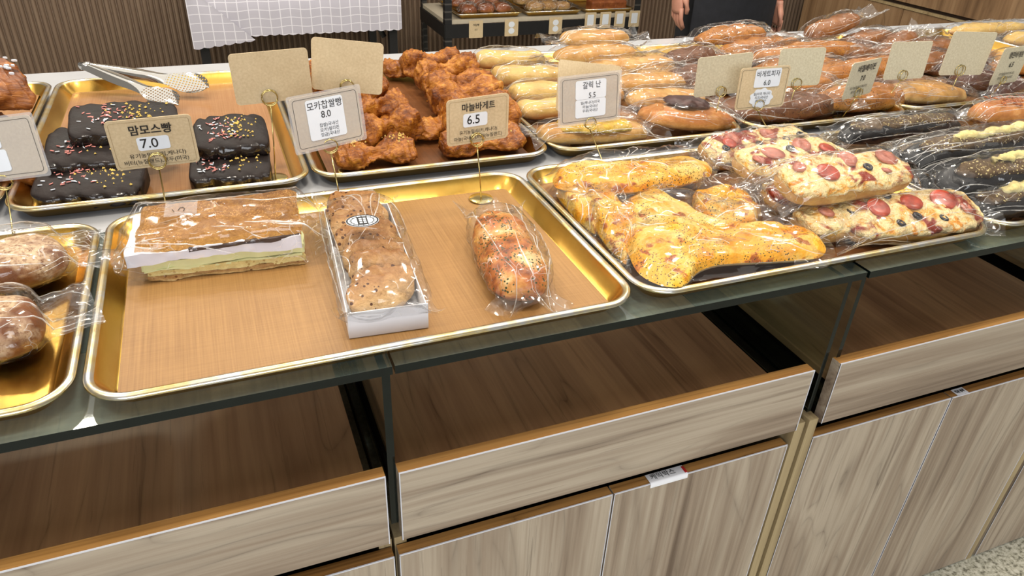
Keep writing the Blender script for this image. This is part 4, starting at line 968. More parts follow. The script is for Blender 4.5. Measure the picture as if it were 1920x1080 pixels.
for k, (px, py, y) in enumerate(((1130, 175, 0.95), (1110, 190, 0.82), (1230, 170, 0.93))):
    c = aty(px, py, y); wrapped('pale roll at the bottom of the bagged pile, %s' % ['behind the 5.5 card', 'right behind the yellow crumble bun', 'under the loose-bagged roll'][k], 'bread', G3, (c.x - 0.08, y, TZ + 0.026), (c.x + 0.08, y, TZ + 0.026), 0.085, 0.058, M['cream_roll'], e=(0.02, 0.02))

# ---- rye breads
G4 = 'speckled rye breads in bags'
def rye(lb, pa, pb, y, w, h, m_=None, yb=None, **kw):
    kw.setdefault('p', 2.2); kw.setdefault('slashes', 2); kw.setdefault('amp', 0.008); kw.setdefault('cr', 0.0075)
    return roll3(lb, pa, pb, y, w * 1.1, h * 1.1, m_ or M['rye'], yb=yb, group=G4, **kw)
rye('dark rye bread in a heavily crumpled bag above the left blank card', (1232, 118), (1340, 98), 1.00, 0.09, 0.058, M['rye_dark'], cr=0.009)
rye('dark rye bread in a crumpled bag half behind the left blank card', (1245, 150), (1340, 135), 0.86, 0.09, 0.06, M['rye_dark'], cr=0.009)
rye('rye bread on top of its pile, just below the person in black', (1305, 72), (1435, 56), 1.13, 0.085, 0.055)
rye('rye bread second from the top below the person, end facing out', (1345, 96), (1500, 78), 1.06, 0.085, 0.055)
rye('long rye bread in a bag above the second blank card', (1405, 108), (1610, 84), 0.98, 0.08, 0.055)
rye('rye bread behind the first two blank cards', (1400, 140), (1580, 118), 0.90, 0.085, 0.055)
rye('rye bread between the second blank card and the slanted 7.0 card', (1480, 158), (1690, 118), 0.84, 0.085, 0.055)
rye('rye bread in a bag behind the 6.0 card', (1400, 170), (1560, 152), 0.76, 0.085, 0.055)
rye('dark rye bread at the tray front with blue-white glints on its bag', (1372, 212), (1562, 194), 0.635, 0.09, 0.06, M['rye_dark'])
rye('orange-brown rye bread at the tray front behind the slanted 7.0 card', (1528, 198), (1692, 182), 0.66, 0.095, 0.066)
for k, (px, py, y) in enumerate(((1300, 160, 1.02), (1400, 150, 1.05), (1470, 150, 0.90), (1520, 130, 1.06), (1330, 180, 0.84))):
    c = aty(px, py, y); wrapped('rye bread at the bottom of the bagged pile, %s' % ['below the crumpled bag', 'below the person', 'right behind the cloud-sticker card', 'under the long rye bread', 'behind the left blank card'][k], 'bread', G4, (c.x - 0.09, y, TZ + 0.028), (c.x + 0.09, y, TZ + 0.028), 0.09, 0.062, M['rye'], e=(0.02, 0.02))

# ---- soft brown loaves, chocolate loaves and the pale bun beyond
G5 = 'soft brown loaves in bags'
def brown(lb, pa, pb, y, w, h, m_=None, yb=None, g=G5, **kw):
    kw.setdefault('p', 2.3); kw.setdefault('amp', 0.007); kw.setdefault('cr', 0.0075)
    return roll3(lb, pa, pb, y, w, h, m_ or M['mocha'], yb=yb, group=g, **kw)
brown('soft brown loaf in a bag leaning up against the wood cabinet, highest of all', (1512, 64), (1610, 30), 1.10, 0.085, 0.055, e=(0.05, 0.06))
brown('soft brown loaf in a bag lying just under the highest leaning one', (1572, 84), (1668, 62), 1.05, 0.085, 0.058)
brown('soft brown loaf in a bag left of the third blank card top', (1632, 104), (1716, 62), 1.00, 0.085, 0.06)
brown('soft brown loaf in a bag between the third and fourth blank cards', (1716, 92), (1800, 86), 0.95, 0.085, 0.058)
brown('pale glossy bagged bun alone on the tray front right of the rye breads', (1660, 172), (1806, 172), 0.63, 0.11, 0.06, M['cream_roll'], g=None, name='pale_bun')
for k, (px, py, y) in enumerate(((1600, 120, 0.98), (1680, 120, 0.93), (1740, 120, 0.86))):
    c = aty(px, py, y); wrapped('brown loaf at the bottom of the pile, %s' % ['left of the third blank card', 'right behind the third blank card', 'under the loaf between blank cards'][k], 'bread', G5, (c.x - 0.09, y, TZ + 0.03), (c.x + 0.09, y, TZ + 0.03), 0.10, 0.066, M['mocha'], e=(0.02, 0.02))
G6 = 'dark chocolate loaves in bags'
brown('dark chocolate loaf in a bag right of the pale bun', (1782, 164), (1862, 150), 0.70, 0.10, 0.066, M['choc_loaf'], g=G6)
brown('grey-brown chocolate loaf in a bag under the slanted 6.5 card', (1848, 176), (1912, 164), 0.64, 0.08, 0.045, M['choc_loaf'], g=G6)
brown('dark chocolate loaf in a bag behind the fourth blank card', (1740, 140), (1840, 122), 0.86, 0.10, 0.06, M['choc_loaf'], g=G6)
G7 = 'pale baguettes in bags on the farthest right tray'
brown('pale baguette in a bag along the far right back rim', (1782, 58), (1935, 50), 1.16, 0.075, 0.052, M['striped'], g=G7)
brown('pale baguette in a bag in front of the far right back one', (1885, 76), (1990, 70), 1.05, 0.075, 0.052, M['striped'], g=G7)
brown('pale baguette in a bag above the slanted 6.5 card', (1868, 112), (1970, 100), 0.86, 0.08, 0.055, M['cream_roll'], g=G7)
brown('brown baguette under the pale one above the slanted 6.5 card', (1860, 130), (1960, 118), 0.80, 0.09, 0.05, M['rye'], g=G7)
# ------------------------------------------------------------ price cards on wire holders
def rr2(w, h, r, n=6):
    return [(p[0], p[1]) for p in rrect(-w / 2, w / 2, -h / 2, h / 2, r, 0, n)]
def plate(b, w, h, r, z0, z1, cx=0, cy=0, mi=0):
    p = rr2(w, h, r); b.grid([[(x + cx, y + cy, z0) for x, y in p], [(x + cx, y + cy, z1) for x, y in p]], True, mi, False, True, True)
def holder(label, base, ring, rad, floor=TZ):
    bx_, by_ = base; R3 = Vector(ring)
    t = thing('card_holder', label, 'card holder', (bx_, by_, floor), group=None)
    b = MB(); b.disc((0, 0, 0), 0.021, 0.0022, 28, 0, 0.0012); b.build('base_disc', M['brass'], t)
    l = R3 - Vector((bx_, by_, floor)); b = MB(); foot = l - Vector((0, 0, rad))
    b.tube([(0, 0, 0.002), foot * 0.5 + Vector((0.001, 0, 0)), foot], 0.0011, 8); b.build('wire_stem', M['brass'], t)
    b = MB()
    for dy in (-0.0040, 0.0026):
        b.tube([l + Vector((rad * math.cos(2 * PI * k / 24), dy, rad * math.sin(2 * PI * k / 24))) for k in range(24)], 0.0010, 8, 0, True)
    b.tube([foot, foot + Vector((0, -0.004, 0.0006))], 0.0011, 6); b.tube([foot, foot + Vector((0, 0.0026, 0.0006))], 0.0011, 6)
    b.build('clip_ring', M['brass'], t); return t
def card(label, c, w, h, yaw, tilt, roll, m_, content=None, sleeve=False, frame=None, group=None):
    y, t_, r = math.radians(yaw), math.radians(tilt), math.radians(roll)
    n = Vector((math.sin(y) * math.cos(t_), -math.cos(y) * math.cos(t_), math.sin(t_))); rt = Vector((math.cos(y), math.sin(y), 0)); up = n.cross(rt)
    X = rt * math.cos(r) + up * math.sin(r); Y = up * math.cos(r) - rt * math.sin(r)
    mat3 = Matrix((X, Y, n)).transposed()
    t = thing('price_card', label, 'price card', c, mat3.to_euler(), group)
    k = 0.93 if sleeve else 1.0
    b = MB(); plate(b, w * k, h * k, 0.007, -0.0008, 0.0006); b.build('card', m_, t)
    if sleeve:
        b = MB(); plate(b, w, h, 0.004, 0.0008, 0.0012); b.build('plastic_sleeve', M['sleeve'], t)
    if frame:
        b = MB(); fw, fh = w * k - 0.008, h * k - 0.008; p = rr2(fw, fh, 0.005); q = rr2(fw - 0.0012, fh - 0.0012, 0.0044)
        b.grid([[(x, y2, 0.0014) for x, y2 in p], [(x, y2, 0.0014) for x, y2 in q]], True, 0, False); b.build('printed_frame', M['ink'] if frame == 1 else M['post'], t)
    for it in content or ():
        if it[0] == 'S':     # sticker: cx, cy, w, h
            _, cx, cy, sw_, sh, rr_ = it; b = MB(); plate(b, sw_ * w, sh * h, rr_, 0.0013, 0.0017, cx * w, cy * h); b.build('price_sticker', M['white'], t)
        elif it[0] == 'L':   # cloud-shaped sticker
            _, cx, cy, sw_, sh = it; b = MB(); N = 60
            p = [((0.5 + 0.035 * math.cos(9 * 2 * PI * k2 / N)) * sw_ * w * math.cos(2 * PI * k2 / N) + cx * w, (0.5 + 0.035 * math.cos(9 * 2 * PI * k2 / N)) * sh * h * math.sin(2 * PI * k2 / N) + cy * h) for k2 in range(N)]
            b.grid([[(x, y2, 0.0013) for x, y2 in p], [(x, y2, 0.0017) for x, y2 in p]], True, 0, False, True, True); b.build('cloud_sticker', M['white'], t)
        else:
            _, body, cx, cy, size, bold, sx = it; text(body, size * h, M['ink'], t, cx * w, cy * h, 0.0020, bold, sx=sx)
    return t
GB = 'blank-backed kraft cards'
K, KP = M['kraft'], M['kraft_pale']
# printed cards facing the camera: T = text, S = sticker, L = cloud sticker
card('kraft price card reading 7.0 above the chocolate slabs', (0.078, 0.545, 1.004), 0.123, 0.085, 1, -9, 1, K,
     [('T', '맘모스빵', 0.0, 0.27, 0.21, 0.022, 0.95), ('S', 0.0, 0.0, 0.38, 0.27, 0.002), ('T', '7.0', -0.05, 0.0, 0.27, 0.006, 0.95), ('T', '유기농밀(터키,캐나다)', 0.02, -0.24, 0.105, 0.004, 1.02), ('T', '버터(뉴질랜드),호두(미국)', -0.01, -0.37, 0.105, 0.004, 1.0)], frame=2)
card('sleeved kraft price card reading 8.0 on a white sticker', (0.338, 0.460, 1.047), 0.125, 0.089, 18, 7, 1, K,
     [('S', -0.02, 0.03, 0.50, 0.70, 0.003), ('T', '모카찹쌀빵', -0.02, 0.26, 0.155, 0.004, 0.95), ('T', '8.0', -0.02, 0.10, 0.165, 0.004, 0.95), ('T', '찹쌀)국내산', 0.0, -0.08, 0.075, 0.003, 1), ('T', '모카)필리핀', 0.0, -0.165, 0.075, 0.003, 1), ('T', '앙금)국내산', 0.0, -0.25, 0.075, 0.003, 1)], True, 1)
card('kraft price card reading 6.5 on the wire holder by the garlic baguette', (0.572, 0.417, 1.040), 0.111, 0.077, 6, -1, 1, K,
     [('T', '마늘바게트', 0.0, 0.29, 0.185, 0.018, 0.92), ('S', -0.05, 0.02, 0.39, 0.29, 0.002), ('T', '6.5', -0.08, 0.02, 0.27, 0.007, 0.95), ('T', '유기농밀(터키,캐나다)', 0.0, -0.24, 0.10, 0.004, 0.98), ('T', '마늘(국내산),버터(뉴질랜드)', 0.0, -0.37, 0.10, 0.004, 0.98)], frame=2)
card('sleeved kraft price card reading 5.5 at the back rim of the naan tray', (0.826, 0.515, 1.026), 0.132, 0.093, 1, 5, 2, K,
     [('S', 0.01, 0.19, 0.48, 0.37, 0.002), ('S', 0.01, -0.18, 0.48, 0.36, 0.002), ('T', '갈릭 난', 0.02, 0.27, 0.15, 0.004, 0.9), ('T', '5.5', 0.03, 0.07, 0.15, 0.004, 0.9), ('T', '밀(캐나다)미국', 0.0, -0.07, 0.07, 0.003, 1), ('T', '마늘(국내산', 0.0, -0.15, 0.07, 0.003, 1), ('T', '우유(국내산', 0.0, -0.23, 0.07, 0.003, 1)], True, 1)
card('kraft price card reading 6.0 above a cloud-shaped sticker', (1.237, 0.534, 1.012), 0.123, 0.086, -1, 2, 0, K,
     [('S', 0.06, 0.24, 0.52, 0.44, 0.001), ('T', '바게트피자', 0.06, 0.33, 0.16, 0.004, 0.92), ('T', '6.0', 0.06, 0.12, 0.17, 0.004, 0.95), ('L', 0.0, -0.24, 0.46, 0.46), ('T', '밀(미국 캐나다', 0.0, -0.14, 0.08, 0.003, 1), ('T', '치즈)국내산', 0.0, -0.23, 0.08, 0.003, 1), ('T', '햄)국내산', 0.0, -0.32, 0.08, 0.003, 1)], frame=1)
card('kraft price card reading 7.0 set at a slant before the orange-brown rye bread', (1.530, 0.559, 1.005), 0.116, 0.082, 15, -3, 0, KP,
     [('T', '바질베이컨', 0.04, 0.29, 0.20, 0.02, 0.95), ('T', '7.0', 0.0, 0.02, 0.20, 0.018, 0.95), ('T', '유기농밀(터키,캐나다)', -0.05, -0.22, 0.09, 0.005, 1), ('T', '베이컨(돼지고기)', -0.05, -0.34, 0.09, 0.005, 1)], group=None)
card('kraft price card reading 6.5 at the far right above the grey-brown loaf', (2.040, 0.587, 0.997), 0.130, 0.092, 10, -3, -2, KP,
     [('T', '명란바게트', 0.03, 0.28, 0.19, 0.02, 0.85), ('T', '6.5', 0.0, 0.02, 0.19, 0.018, 0.95), ('T', '유기농밀(터키,캐나다)', -0.03, -0.22, 0.085, 0.005, 1), ('T', '명란(러시아),마요네즈', -0.03, -0.33, 0.085, 0.005, 1)])
card('kraft card with two white stickers, cut by the left edge above the floured loaves', (-0.113, 0.493, 1.032), 0.125, 0.089, -25, 12, 10, K,
     [('S', -0.20, 0.18, 0.46, 0.34, 0.002), ('S', -0.17, -0.18, 0.46, 0.34, 0.002)], True, 1)
# blank backs of cards facing the other side
for lb, c, w, h, yw, tl, rl, m_ in (
    ('blank kraft card standing behind the 5.5 card, its top edge sloping', (0.861, 0.588, 1.022), 0.137, 0.097, 1, 20, -9, K),
    ('blank kraft card left of the 6.0 card', (1.179, 0.594, 1.026), 0.123, 0.086, -9, -5, 5, KP),
    ('blank kraft card right behind the 6.0 card', (1.387, 0.602, 1.028), 0.116, 0.082, -5, 3, 0, KP),
    ('blank pale card right of the slanted 7.0 card', (1.701, 0.600, 1.025), 0.121, 0.086, -2, 2, -1, KP),
    ('blank pale card, largest of the blank ones, left of the slanted 6.5 card', (1.898, 0.604, 1.029), 0.146, 0.103, -1, 0, -3, KP),
    ('blank stained kraft card above the right edge of the chocolate tray', (0.271, 0.584, 1.084), 0.124, 0.086, 1, -6, 2, K),
    ('blank kraft card raised highest, behind the 8.0 card', (0.395, 0.581, 1.094), 0.118, 0.087, -14, 0, -5, K)):
    card(lb, c, w, h, yw, tl, rl, m_)
for lb, base, ring, rad in (
    ('brass wire holder in front of the left chocolate slab stack', (0.083, 0.418), (0.078, 0.541, 0.975), 0.0125),
    ('brass wire holder between the cream sandwich and the boxed rusks', (0.341, 0.421), (0.337, 0.456, 1.005), 0.0115),
    ('brass wire holder with its disc foot in plain view beside the garlic baguette', (0.573, 0.398), (0.569, 0.412, 1.008), 0.0105),
    ('brass wire holder at the back rim of the naan tray', (0.826, 0.412), (0.829, 0.511, 0.981), 0.0110),
    ('brass wire holder at the yellow crumble bun', (0.850, 0.584), (0.857, 0.584, 0.975), 0.010),
    ('brass wire holder before the dark-centred bun', (1.171, 0.592), (1.178, 0.590, 0.992), 0.0105),
    ('brass wire holder clipping the card with the cloud sticker', (1.226, 0.423), (1.232, 0.530, 0.978), 0.0115),
    ('brass wire holder before the dark rye bread at the tray front', (1.374, 0.600), (1.383, 0.598, 0.993), 0.0115),
    ('brass wire holder before the orange-brown rye bread, clipping a printed card', (1.525, 0.580), (1.524, 0.555, 0.975), 0.0105),
    ('brass wire holder at the right corner of the rye bread tray', (1.682, 0.598), (1.694, 0.596, 0.992), 0.0115),
    ('brass wire holder before the pale glossy bun', (1.876, 0.602), (1.885, 0.600, 0.991), 0.0125),
    ('brass wire holder before the grey-brown chocolate loaf', (2.032, 0.605), (2.024, 0.583, 0.963), 0.0095),
    ('brass wire holder at the left edge behind the floured loaves', (-0.118, 0.412), (-0.122, 0.489, 0.985), 0.011),
    ('brass wire holder at the right front corner of the chocolate tray', (0.255, 0.583), (0.263, 0.580, 1.051), 0.0125),
    ('brass wire holder at the front bow pastry', (0.385, 0.583), (0.391, 0.577, 1.061), 0.0115)):
    if 'right corner of the rye' in lb: base = (1.650, 0.598)
    holder(lb, base, ring, rad)

# ------------------------------------------------------------ notes stuck to the cabinet doors
n1 = thing('paper_note', 'folded white handwritten note on the right door of the middle cabinet', 'note', (0.745, DY, 0.5885), (0, 0, 0))
b = MB(); b.grid([[(x, yy, zz) for x in (-0.034, 0.0, 0.034)] for yy, zz in ((0.0175, 0.0006), (0.002, 0.0008), (-0.0016, 0.0002), (-0.0020, -0.0085))], False, 0, True)
b.build('paper', M['paper'], n1)
text('케익박스', 0.0135, M['ink'], n1, -0.006, 0.0092, 0.0014, 0.0, sx=0.9)
b = MB(); b.box(0.030, 0.0345, 0.001, 0.014, 0.0012, 0.0016); b.build('red_border', M['red'], n1)
n2 = thing('paper_note', 'small white handwritten sticker on a door top of the cabinet right of the glass seam', 'note', (1.3775, DY, 0.5885))
b = MB(); b.box(-0.013, 0.015, 0.0008, 0.0165, 0.0003, 0.0008); b.build('paper', M['paper'], n2)
text('쟁반 봉투', 0.0075, M['ink'], n2, 0.001, 0.0085, 0.0010, 0.05, sx=0.75)

# ------------------------------------------------------------ the aisle behind: table with cloth, shelf rack, cabinet, person
TY = 3.02
tb = thing('cloth_table', 'black-framed table standing under the checked cloth', 'table', (0.605, TY + 0.28, 0.045))
b = MB(); b.box(-0.46, 0.46, -0.27, 0.32, 0.745, 0.77); b.build('table_top', M['backwood'], tb)
for sx in (-0.44, 0.44):
    for sy in (-0.25, 0.25):
        b = MB(); b.box(sx - 0.02, sx + 0.02, sy - 0.02, sy + 0.02, -0.045, 0.745); b.build('leg', M['black'], tb)
b = MB(); b.box(-0.395, 0.395, -0.255, -0.235, 0.70, 0.745); b.tube([(0.40, -0.24, 0.52), (0.30, -0.24, 0.70)], 0.014, 6); b.build('frame', M['black'], tb)
def clothm():
    t = NT('checked_grey_cloth'); sep = t.n.new('ShaderNodeSeparateXYZ'); t.l.new(t.coord('Object'), sep.inputs[0])
    def ln(s_, sc_): return t.math('LESS_THAN', t.math('FRACT', t.math('MULTIPLY', s_, sc_)), 0.09)
    vert = t.math('ADD', sep.outputs[1], sep.outputs[2])
    f = t.math('MAXIMUM', ln(sep.outputs[0], 1 / 0.046), ln(vert, 1 / 0.038))
    return t.P(color=t.mix(f, srgb(190, 187, 198), srgb(226, 224, 232)), rough=0.85)
b = MB(); rows = []; nx = 110
def hem(u): return 0.0065 * abs(math.sin(u * PI * 23))
for k, (yy, zz) in enumerate(((0.325, 0.7725), (-0.285, 0.7725), (-0.292, 0.766), (-0.293, 0.66), (-0.294, 0.566))):
    rows.append([(-0.480 + 0.96 * i / nx, yy + (0.004 * math.sin(i * 0.35) if k > 2 else 0), zz - (hem(i / nx) + 0.0 if k == 4 else 0)) for i in range(nx + 1)])
b.grid(rows, False, 0, True)
tc = b.build('tablecloth', clothm(), None, (0.605, TY + 0.28, 0.045)); tag(tc, 'pale grey checked tablecloth with a scalloped hem behind the counter', 'tablecloth')
b = MB(); rows = []
for k in range(9):
    v = k / 8; rows.append([(0.0 + u * (0.03 + 0.24 * v), -0.006 - 0.003 * math.sin(u * 5), -0.225 * v - 0.045 * v * (1 - u) * 0.6 - (0.006 * abs(math.sin(u * PI * 6)) if k == 8 else 0)) for u in [i / 24 for i in range(25)]])
b.grid(rows, False, 0, True)
fo = b.build('folded_corner', tc.data.materials[0], tc, (-0.485, -0.298, 0.772))

rk = thing('shelf_rack', 'black slotted-angle shelf rack holding trays along the ribbed wall', 'shelf', (1.86, 3.20, 0))
RX0, RX1, RY0, RY1, RZ = -0.557, 0.557, -0.20, 0.26, 0.640
def slots():
    t = NT('slotted_black_steel'); sep = t.n.new('ShaderNodeSeparateXYZ'); t.l.new(t.coord('Object'), sep.inputs[0])
    f = t.math('LESS_THAN', t.math('FRACT', t.math('MULTIPLY', sep.outputs[2], 28.0)), 0.22)
    return t.P(color=t.mix(t.math('MULTIPLY', f, 0.5), (0.014, 0.014, 0.015), (0.12, 0.11, 0.10)), rough=0.45)
SL = slots()
for sx in (RX0, RX1):
    for sy in (RY0, RY1):
        b = MB(); s_ = 1 if sx < 0 else -1; q = 1 if sy < 0 else -1
        b.box(min(sx, sx + 0.036 * s_), max(sx, sx + 0.036 * s_), min(sy, sy + 0.003 * q), max(sy, sy + 0.003 * q), 0, 1.7)
        b.box(min(sx, sx + 0.003 * s_), max(sx, sx + 0.003 * s_), min(sy + 0.0031 * q, sy + 0.036 * q), max(sy + 0.0031 * q, sy + 0.036 * q), 0, 1.7); b.build('upright', SL, rk)
b = MB(); b.box(RX0 + 0.004, RX1 - 0.004, RY0 + 0.004, RY1 - 0.004, RZ - 0.018, RZ); b.build('shelf_board', flat('pale_shelf_board', srgb(190, 180, 160), 0.5), rk)
for zz in (1.18, 1.62):  # guessed boards out of view, added to shade the wall beneath
    b = MB(); b.box(RX0 + 0.004, RX1 - 0.004, RY0 + 0.004, RY1 - 0.004, zz - 0.018, zz); b.build('shelf_board', bpy.data.materials['pale_shelf_board'], rk)
for yy in (RY0 - 0.0035, RY1 + 0.0005):
    b = MB(); b.box(RX0, RX1, yy, yy + 0.003, RZ - 0.085, RZ - 0.019); b.build('beam', M['black'], rk)
for xx in (RX0 - 0.0035, RX1 + 0.0005):
    b = MB(); b.box(xx, xx + 0.003, RY0, RY1, RZ - 0.085, RZ - 0.019); b.build('beam', M['black'], rk)
BX, BY = 1.86, 3.20
for k, (a, e, lb) in enumerate(((-0.485, -0.13, 'gold tray on the left of the black rack'), (-0.115, 0.215, 'gold tray in the middle of the black rack'), (0.230, 0.535, 'gold tray on the right of the black rack'))):
    tray(BX + a, BX + e, BY - 0.19, BY + 0.19, lb, RZ, 'gold trays on the black rack', 0.03)
    for q in range(3):
        for r_ in range(2):
            x = BX + a + 0.085 + q * (e - a - 0.17) / 2; y = BY - 0.10 + r_ * 0.17
            if k < 2:
                wrapped('%s bagged bun on the %s tray of the black rack, %s row' % (['left', 'middle', 'right'][q], ['left', 'middle'][k], ['near', 'far'][r_]), 'bread', 'buns on the black rack', (x - 0.045, y, RZ + 0.035), (x + 0.045, y + 0.01, RZ + 0.035), 0.09, 0.06, M['crust_brown'] if k == 0 else M['sponge_brown'], 'bagged_bun', e=(0.01, 0.015), fl=0.1, nu=20, nv=14, amp=0.007, sc=24)
            elif r_ == 0:
                b = MB(); b.box(-0.04, 0.04, -0.04, 0.04, 0, 0.06, 0, 0.01)
                lo = b.build('brown_loaf_cake', M['crust_brown'], None, (x, y - 0.03, RZ + 0.0022)); tag(lo, '%s square brown loaf cake on the right tray of the black rack' % ['left', 'middle', 'right'][q], 'bread', 'loaf cakes on the black rack')
cx_ = [at(892, 38, RZ - 0.08), ]
for k, (px, lb) in enumerate(((893, 'printed kraft card hanging from the black rack, leftmost'), (960, 'kraft card with two round stickers, second from the left on the black rack'), (1043, 'kraft card with two round stickers under the middle rack tray'), (1108, 'kraft card with a white sticker, first of the four in a row on the rack'), (1136, 'kraft card with a white sticker, second of the four in a row on the rack'), (1163, 'kraft card with a white sticker, third of the four in a row on the rack'), (1190, 'kraft card with a white sticker, last of the four in a row on the rack'))):
    p = aty(px, 30, BY + RY0 - 0.008); t = thing('shelf_price_card', lb, 'price card', (p.x, BY + RY0 - 0.0065, RZ - 0.045 if k < 3 else RZ - 0.028), (math.radians(90), 0, 0), 'price cards on the black rack')
    b = MB(); plate(b, 0.075 if k < 3 else 0.066, 0.085, 0.004, -0.0006, 0.0006); b.build('card', M['kraft'], t)
    b = MB()
    if k == 0:
        text('크림빵', 0.013, M['ink'], t, 0, 0.02, 0.001, 0.01); text('5.5', 0.012, M['ink'], t, 0, -0.002, 0.001, 0.01)
    elif k < 3:
        b.grid([[(0.017 * math.cos(2 * PI * q / 20), 0.016 + 0.015 * math.sin(2 * PI * q / 20), 0.001) for q in range(20)], [(0.001 * math.cos(2 * PI * q / 20), 0.016, 0.001) for q in range(20)]], True, 0, False)
        b.grid([[(0.017 * math.cos(2 * PI * q / 20), -0.016 + 0.015 * math.sin(2 * PI * q / 20), 0.001) for q in range(20)], [(0.001 * math.cos(2 * PI * q / 20), -0.016, 0.001) for q in range(20)]], True, 0, False); b.build('sticker', M['white'], t)
    else:
        plate(b, 0.038, 0.054, 0.002, 0.0008, 0.0012, 0, 0.004); b.build('sticker', M['white'], t)

# wood cabinet at the right, facing the aisle
CX = 3.84
wc = thing('wall_cabinet', 'brown wood-grain cabinet with a drawer line at the far right behind the counter', 'cabinet', (CX, 2.55, 0))
b = MB(); b.box(0.02, 0.6, -0.80, 0.78, 0.0, 1.02); b.build('body', M['cavity'], wc)
for k in range(2):
    b = MB(); b.box(0, 0.018, -0.80 + 0.79 * k + 0.002, -0.80 + 0.79 * (k + 1) - 0.002, 0.06, 0.700); b.build('door', M['backwood'], wc)
    b = MB(); b.box(0, 0.018, -0.80 + 0.79 * k + 0.002, -0.80 + 0.79 * (k + 1) - 0.002, 0.735, 1.02); b.build('drawer', M['backwood'], wc)
b = MB(); b.box(-0.004, 0.0195, -0.80, 0.78, 0.703, 0.716); b.build('rail', M['post'], wc)

# person in black behind the counter
def skin(name, verts, edges, radii, root, mtl, parent=None, loc=(0, 0, 0), sub=2):
    me = bpy.data.meshes.new(name); me.from_pydata(verts, edges, []); o = bpy.data.objects.new(name, me); C.objects.link(o)
    o.location = loc
    md = o.modifiers.new('s', 'SKIN'); md.use_smooth_shade = True
    for i, r in enumerate(radii):
        rr = r if isinstance(r, tuple) else (r, r); me.skin_vertices[0].data[i].radius = rr; me.skin_vertices[0].data[i].use_root = (i == root)
    sb = o.modifiers.new('u', 'SUBSURF'); sb.levels = sub; sb.render_levels = sub
    bpy.context.view_layer.update()
    m2 = bpy.data.meshes.new_from_object(o.evaluated_get(bpy.context.evaluated_depsgraph_get()))
    bpy.data.objects.remove(o); m2.materials.clear(); m2.materials.append(mtl)
    for p in m2.polygons: p.use_smooth = True
    o = bpy.data.objects.new(name, m2); C.objects.link(o); o.location = loc; o.parent = parent
    return o
PX, PY = 2.335, 2.20
# body: pelvis, spine, neck, head, legs, arms (x right in view, y away from camera)
V = [(0, 0, 0.95), (0, 0, 1.12), (0, 0, 1.36), (0, 0, 1.49), (0, -0.02, 1.58), (0, -0.02, 1.70),
     (-0.10, 0, 0.88), (-0.11, 0.0, 0.50), (-0.12, 0.01, 0.09), (-0.12, -0.10, 0.04),
     (0.10, 0, 0.88), (0.11, 0.0, 0.50), (0.12, 0.01, 0.09), (0.12, -0.10, 0.04),
     (-0.19, 0, 1.42), (-0.25, 0.0, 1.19), (-0.265, -0.04, 0.97), (-0.265, -0.055, 0.91),
     (0.19, 0, 1.42), (0.25, 0.0, 1.14), (0.275, -0.04, 0.90), (0.275, -0.055, 0.84)]
Ed = [(0, 1), (1, 2), (2, 3), (3, 4), (4, 5), (0, 6), (6, 7), (7, 8), (8, 9), (0, 10), (10, 11), (11, 12), (12, 13), (2, 14), (14, 15), (15, 16), (16, 17), (2, 18), (18, 19), (19, 20), (20, 21)]
Rd = [(0.15, 0.11), (0.14, 0.10), (0.16, 0.11), 0.055, 0.075, 0.085, 0.085, 0.058, 0.042, 0.035, 0.085, 0.058, 0.042, 0.035, 0.06, 0.042, 0.029, 0.030, 0.06, 0.042, 0.029, 0.030]
body = skin('person', V, Ed, Rd, 0, M['skin'], None, (PX, PY, 0))
tag(body, 'person in black clothes standing behind the counter, hands hanging at the sides', 'person')
def hand(sx, cx, dz=0.0):
    b = MB()
    # palm
    rows = []
    for k in range(9):
        u = k / 8; z = 0.855 - 0.10 * u; hw = 0.027 + 0.012 * smooth(0, 0.6, u) - 0.006 * smooth(0.8, 1, u); th = 0.019 - 0.004 * u
        rows.append([(cx + th * math.cos(a) * 1.0, -0.058 - 0.018 * u + hw * math.sin(a), z) for a in [2 * PI * j / 14 for j in range(14)]])
    b.grid(rows, True, 0, True, True, True)
    for f in range(4):
        y = -0.104 + 0.0195 * f; ln = (0.074, 0.084, 0.080, 0.062)[f]; z0 = 0.762 + (0.003 if f in (0, 3) else 0)
        curl = 0.35 + 0.10 * f
        p = Vector((cx, y, z0)); d = Vector((-sx * 0.10, -0.08, -1)).normalized(); pts = [p + Vector((0, 0, 0.012))]; 
        for s_ in (0.45, 0.30, 0.25):
            p = p + d * ln * s_; pts.append(p.copy()); d = (Matrix.Rotation(sx * -curl, 3, 'Y') @ d) if False else (d + Vector((-sx * curl * 0.8, 0, 0))).normalized()
        b.tube(pts, [0.0098, 0.0092, 0.0084, 0.0062], 9)
    p0 = Vector((cx - sx * 0.004, -0.098, 0.825)); b.tube([p0 + Vector((0, 0.016, 0.006)), p0 + Vector((-sx * 0.010, -0.014, -0.022)), p0 + Vector((-sx * 0.014, -0.022, -0.050)), p0 + Vector((-sx * 0.014, -0.022, -0.070))], [0.013, 0.0125, 0.0105, 0.007], 9)
    b.v = [(x, y, z + dz) for x, y, z in b.v]
    return b
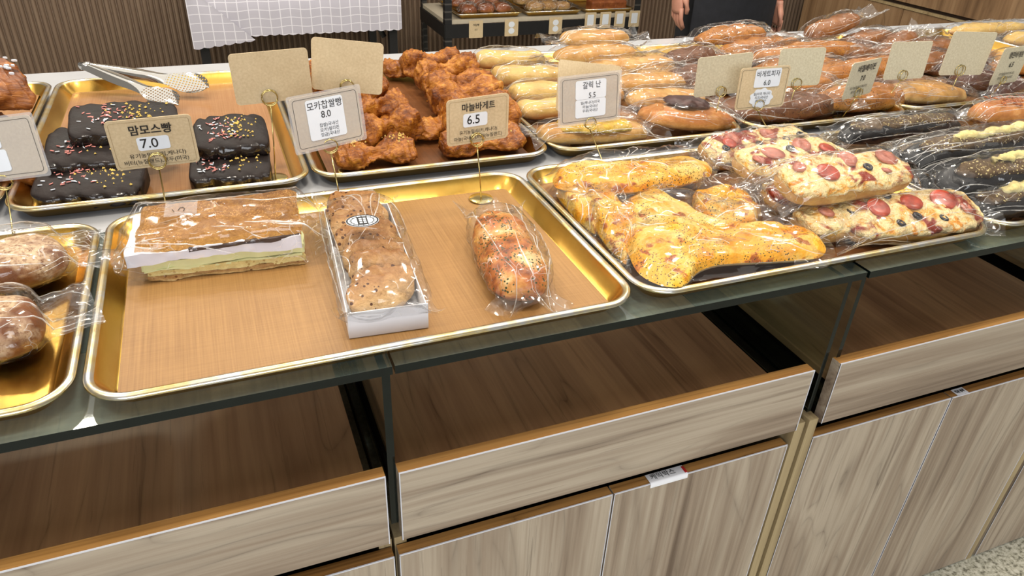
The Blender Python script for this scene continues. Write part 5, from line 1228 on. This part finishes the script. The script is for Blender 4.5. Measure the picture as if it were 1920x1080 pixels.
for sx, cx, dz in ((-1, -0.265, 0.07), (1, 0.275, 0.0)):
    hb = hand(sx, cx, dz); nv = len(body.data.vertices)
    tmp = hb.build('hand', M['skin']); bm = bmesh.new(); bm.from_mesh(body.data); bm.from_mesh(tmp.data); bm.to_mesh(body.data); bm.free(); bpy.data.objects.remove(tmp)
for p in body.data.polygons: p.use_smooth = True
skin('trousers', [(0, 0, 0.98), (-0.10, 0, 0.86), (-0.112, 0, 0.50), (-0.122, 0.005, 0.10), (0.10, 0, 0.86), (0.112, 0, 0.50), (0.122, 0.005, 0.10)], [(0, 1), (1, 2), (2, 3), (0, 4), (4, 5), (5, 6)], [(0.165, 0.125), 0.105, 0.085, 0.07, 0.105, 0.085, 0.07], 0, M['cloth_black'], body)
skin('shirt', [(0, 0, 0.80), (0, 0, 0.98), (0, 0, 1.15), (0, 0, 1.37), (0, 0, 1.45), (-0.195, 0, 1.42), (-0.245, 0, 1.16), (0.195, 0, 1.42), (0.255, 0, 1.16)], [(0, 1), (1, 2), (2, 3), (3, 4), (3, 5), (5, 6), (3, 7), (7, 8)], [(0.195, 0.14), (0.185, 0.135), (0.17, 0.125), (0.18, 0.13), 0.075, 0.08, 0.062, 0.08, 0.062], 0, M['cloth_black'], body)
b = MB(); rows = []
for k in range(12):
    z = 1.30 - 0.80 * k / 11; hw = 0.13 + 0.09 * smooth(1.3, 0.95, z) if False else 0.15 + 0.065 * smooth(0, 0.5, k / 11)
    rows.append([(hw * v, -0.168 - 0.02 * (1 - v * v) + 0.05 * v * v, z) for v in [-1 + 2 * j / 16 for j in range(17)]])
b.grid(rows, False, 0, True); b.grid([[(p[0], p[1] + 0.003, p[2]) for p in r[::-1]] for r in rows], False, 0, True); b.build('apron', M['cloth_black'], body)
b = MB(); rows = []
for i in range(13):
    a = -0.2 + (PI / 2 + 0.2) * i / 12; r = 0.105 * math.cos(a); rows.append([(r * 0.9 * math.cos(t_), 0.005 + r * math.sin(t_), 1.705 + 0.115 * math.sin(a)) for t_ in [2 * PI * j / 20 for j in range(20)]])
b.grid(rows, True, 0, True, False, True); b.build('hair', M['hair'], body)
b = MB()
for sx in (-0.03, 0.03): b.disc((sx, -0.112, 1.655), 0.009, 0.004, 12)
b.build('eyes', M['ink'], body)
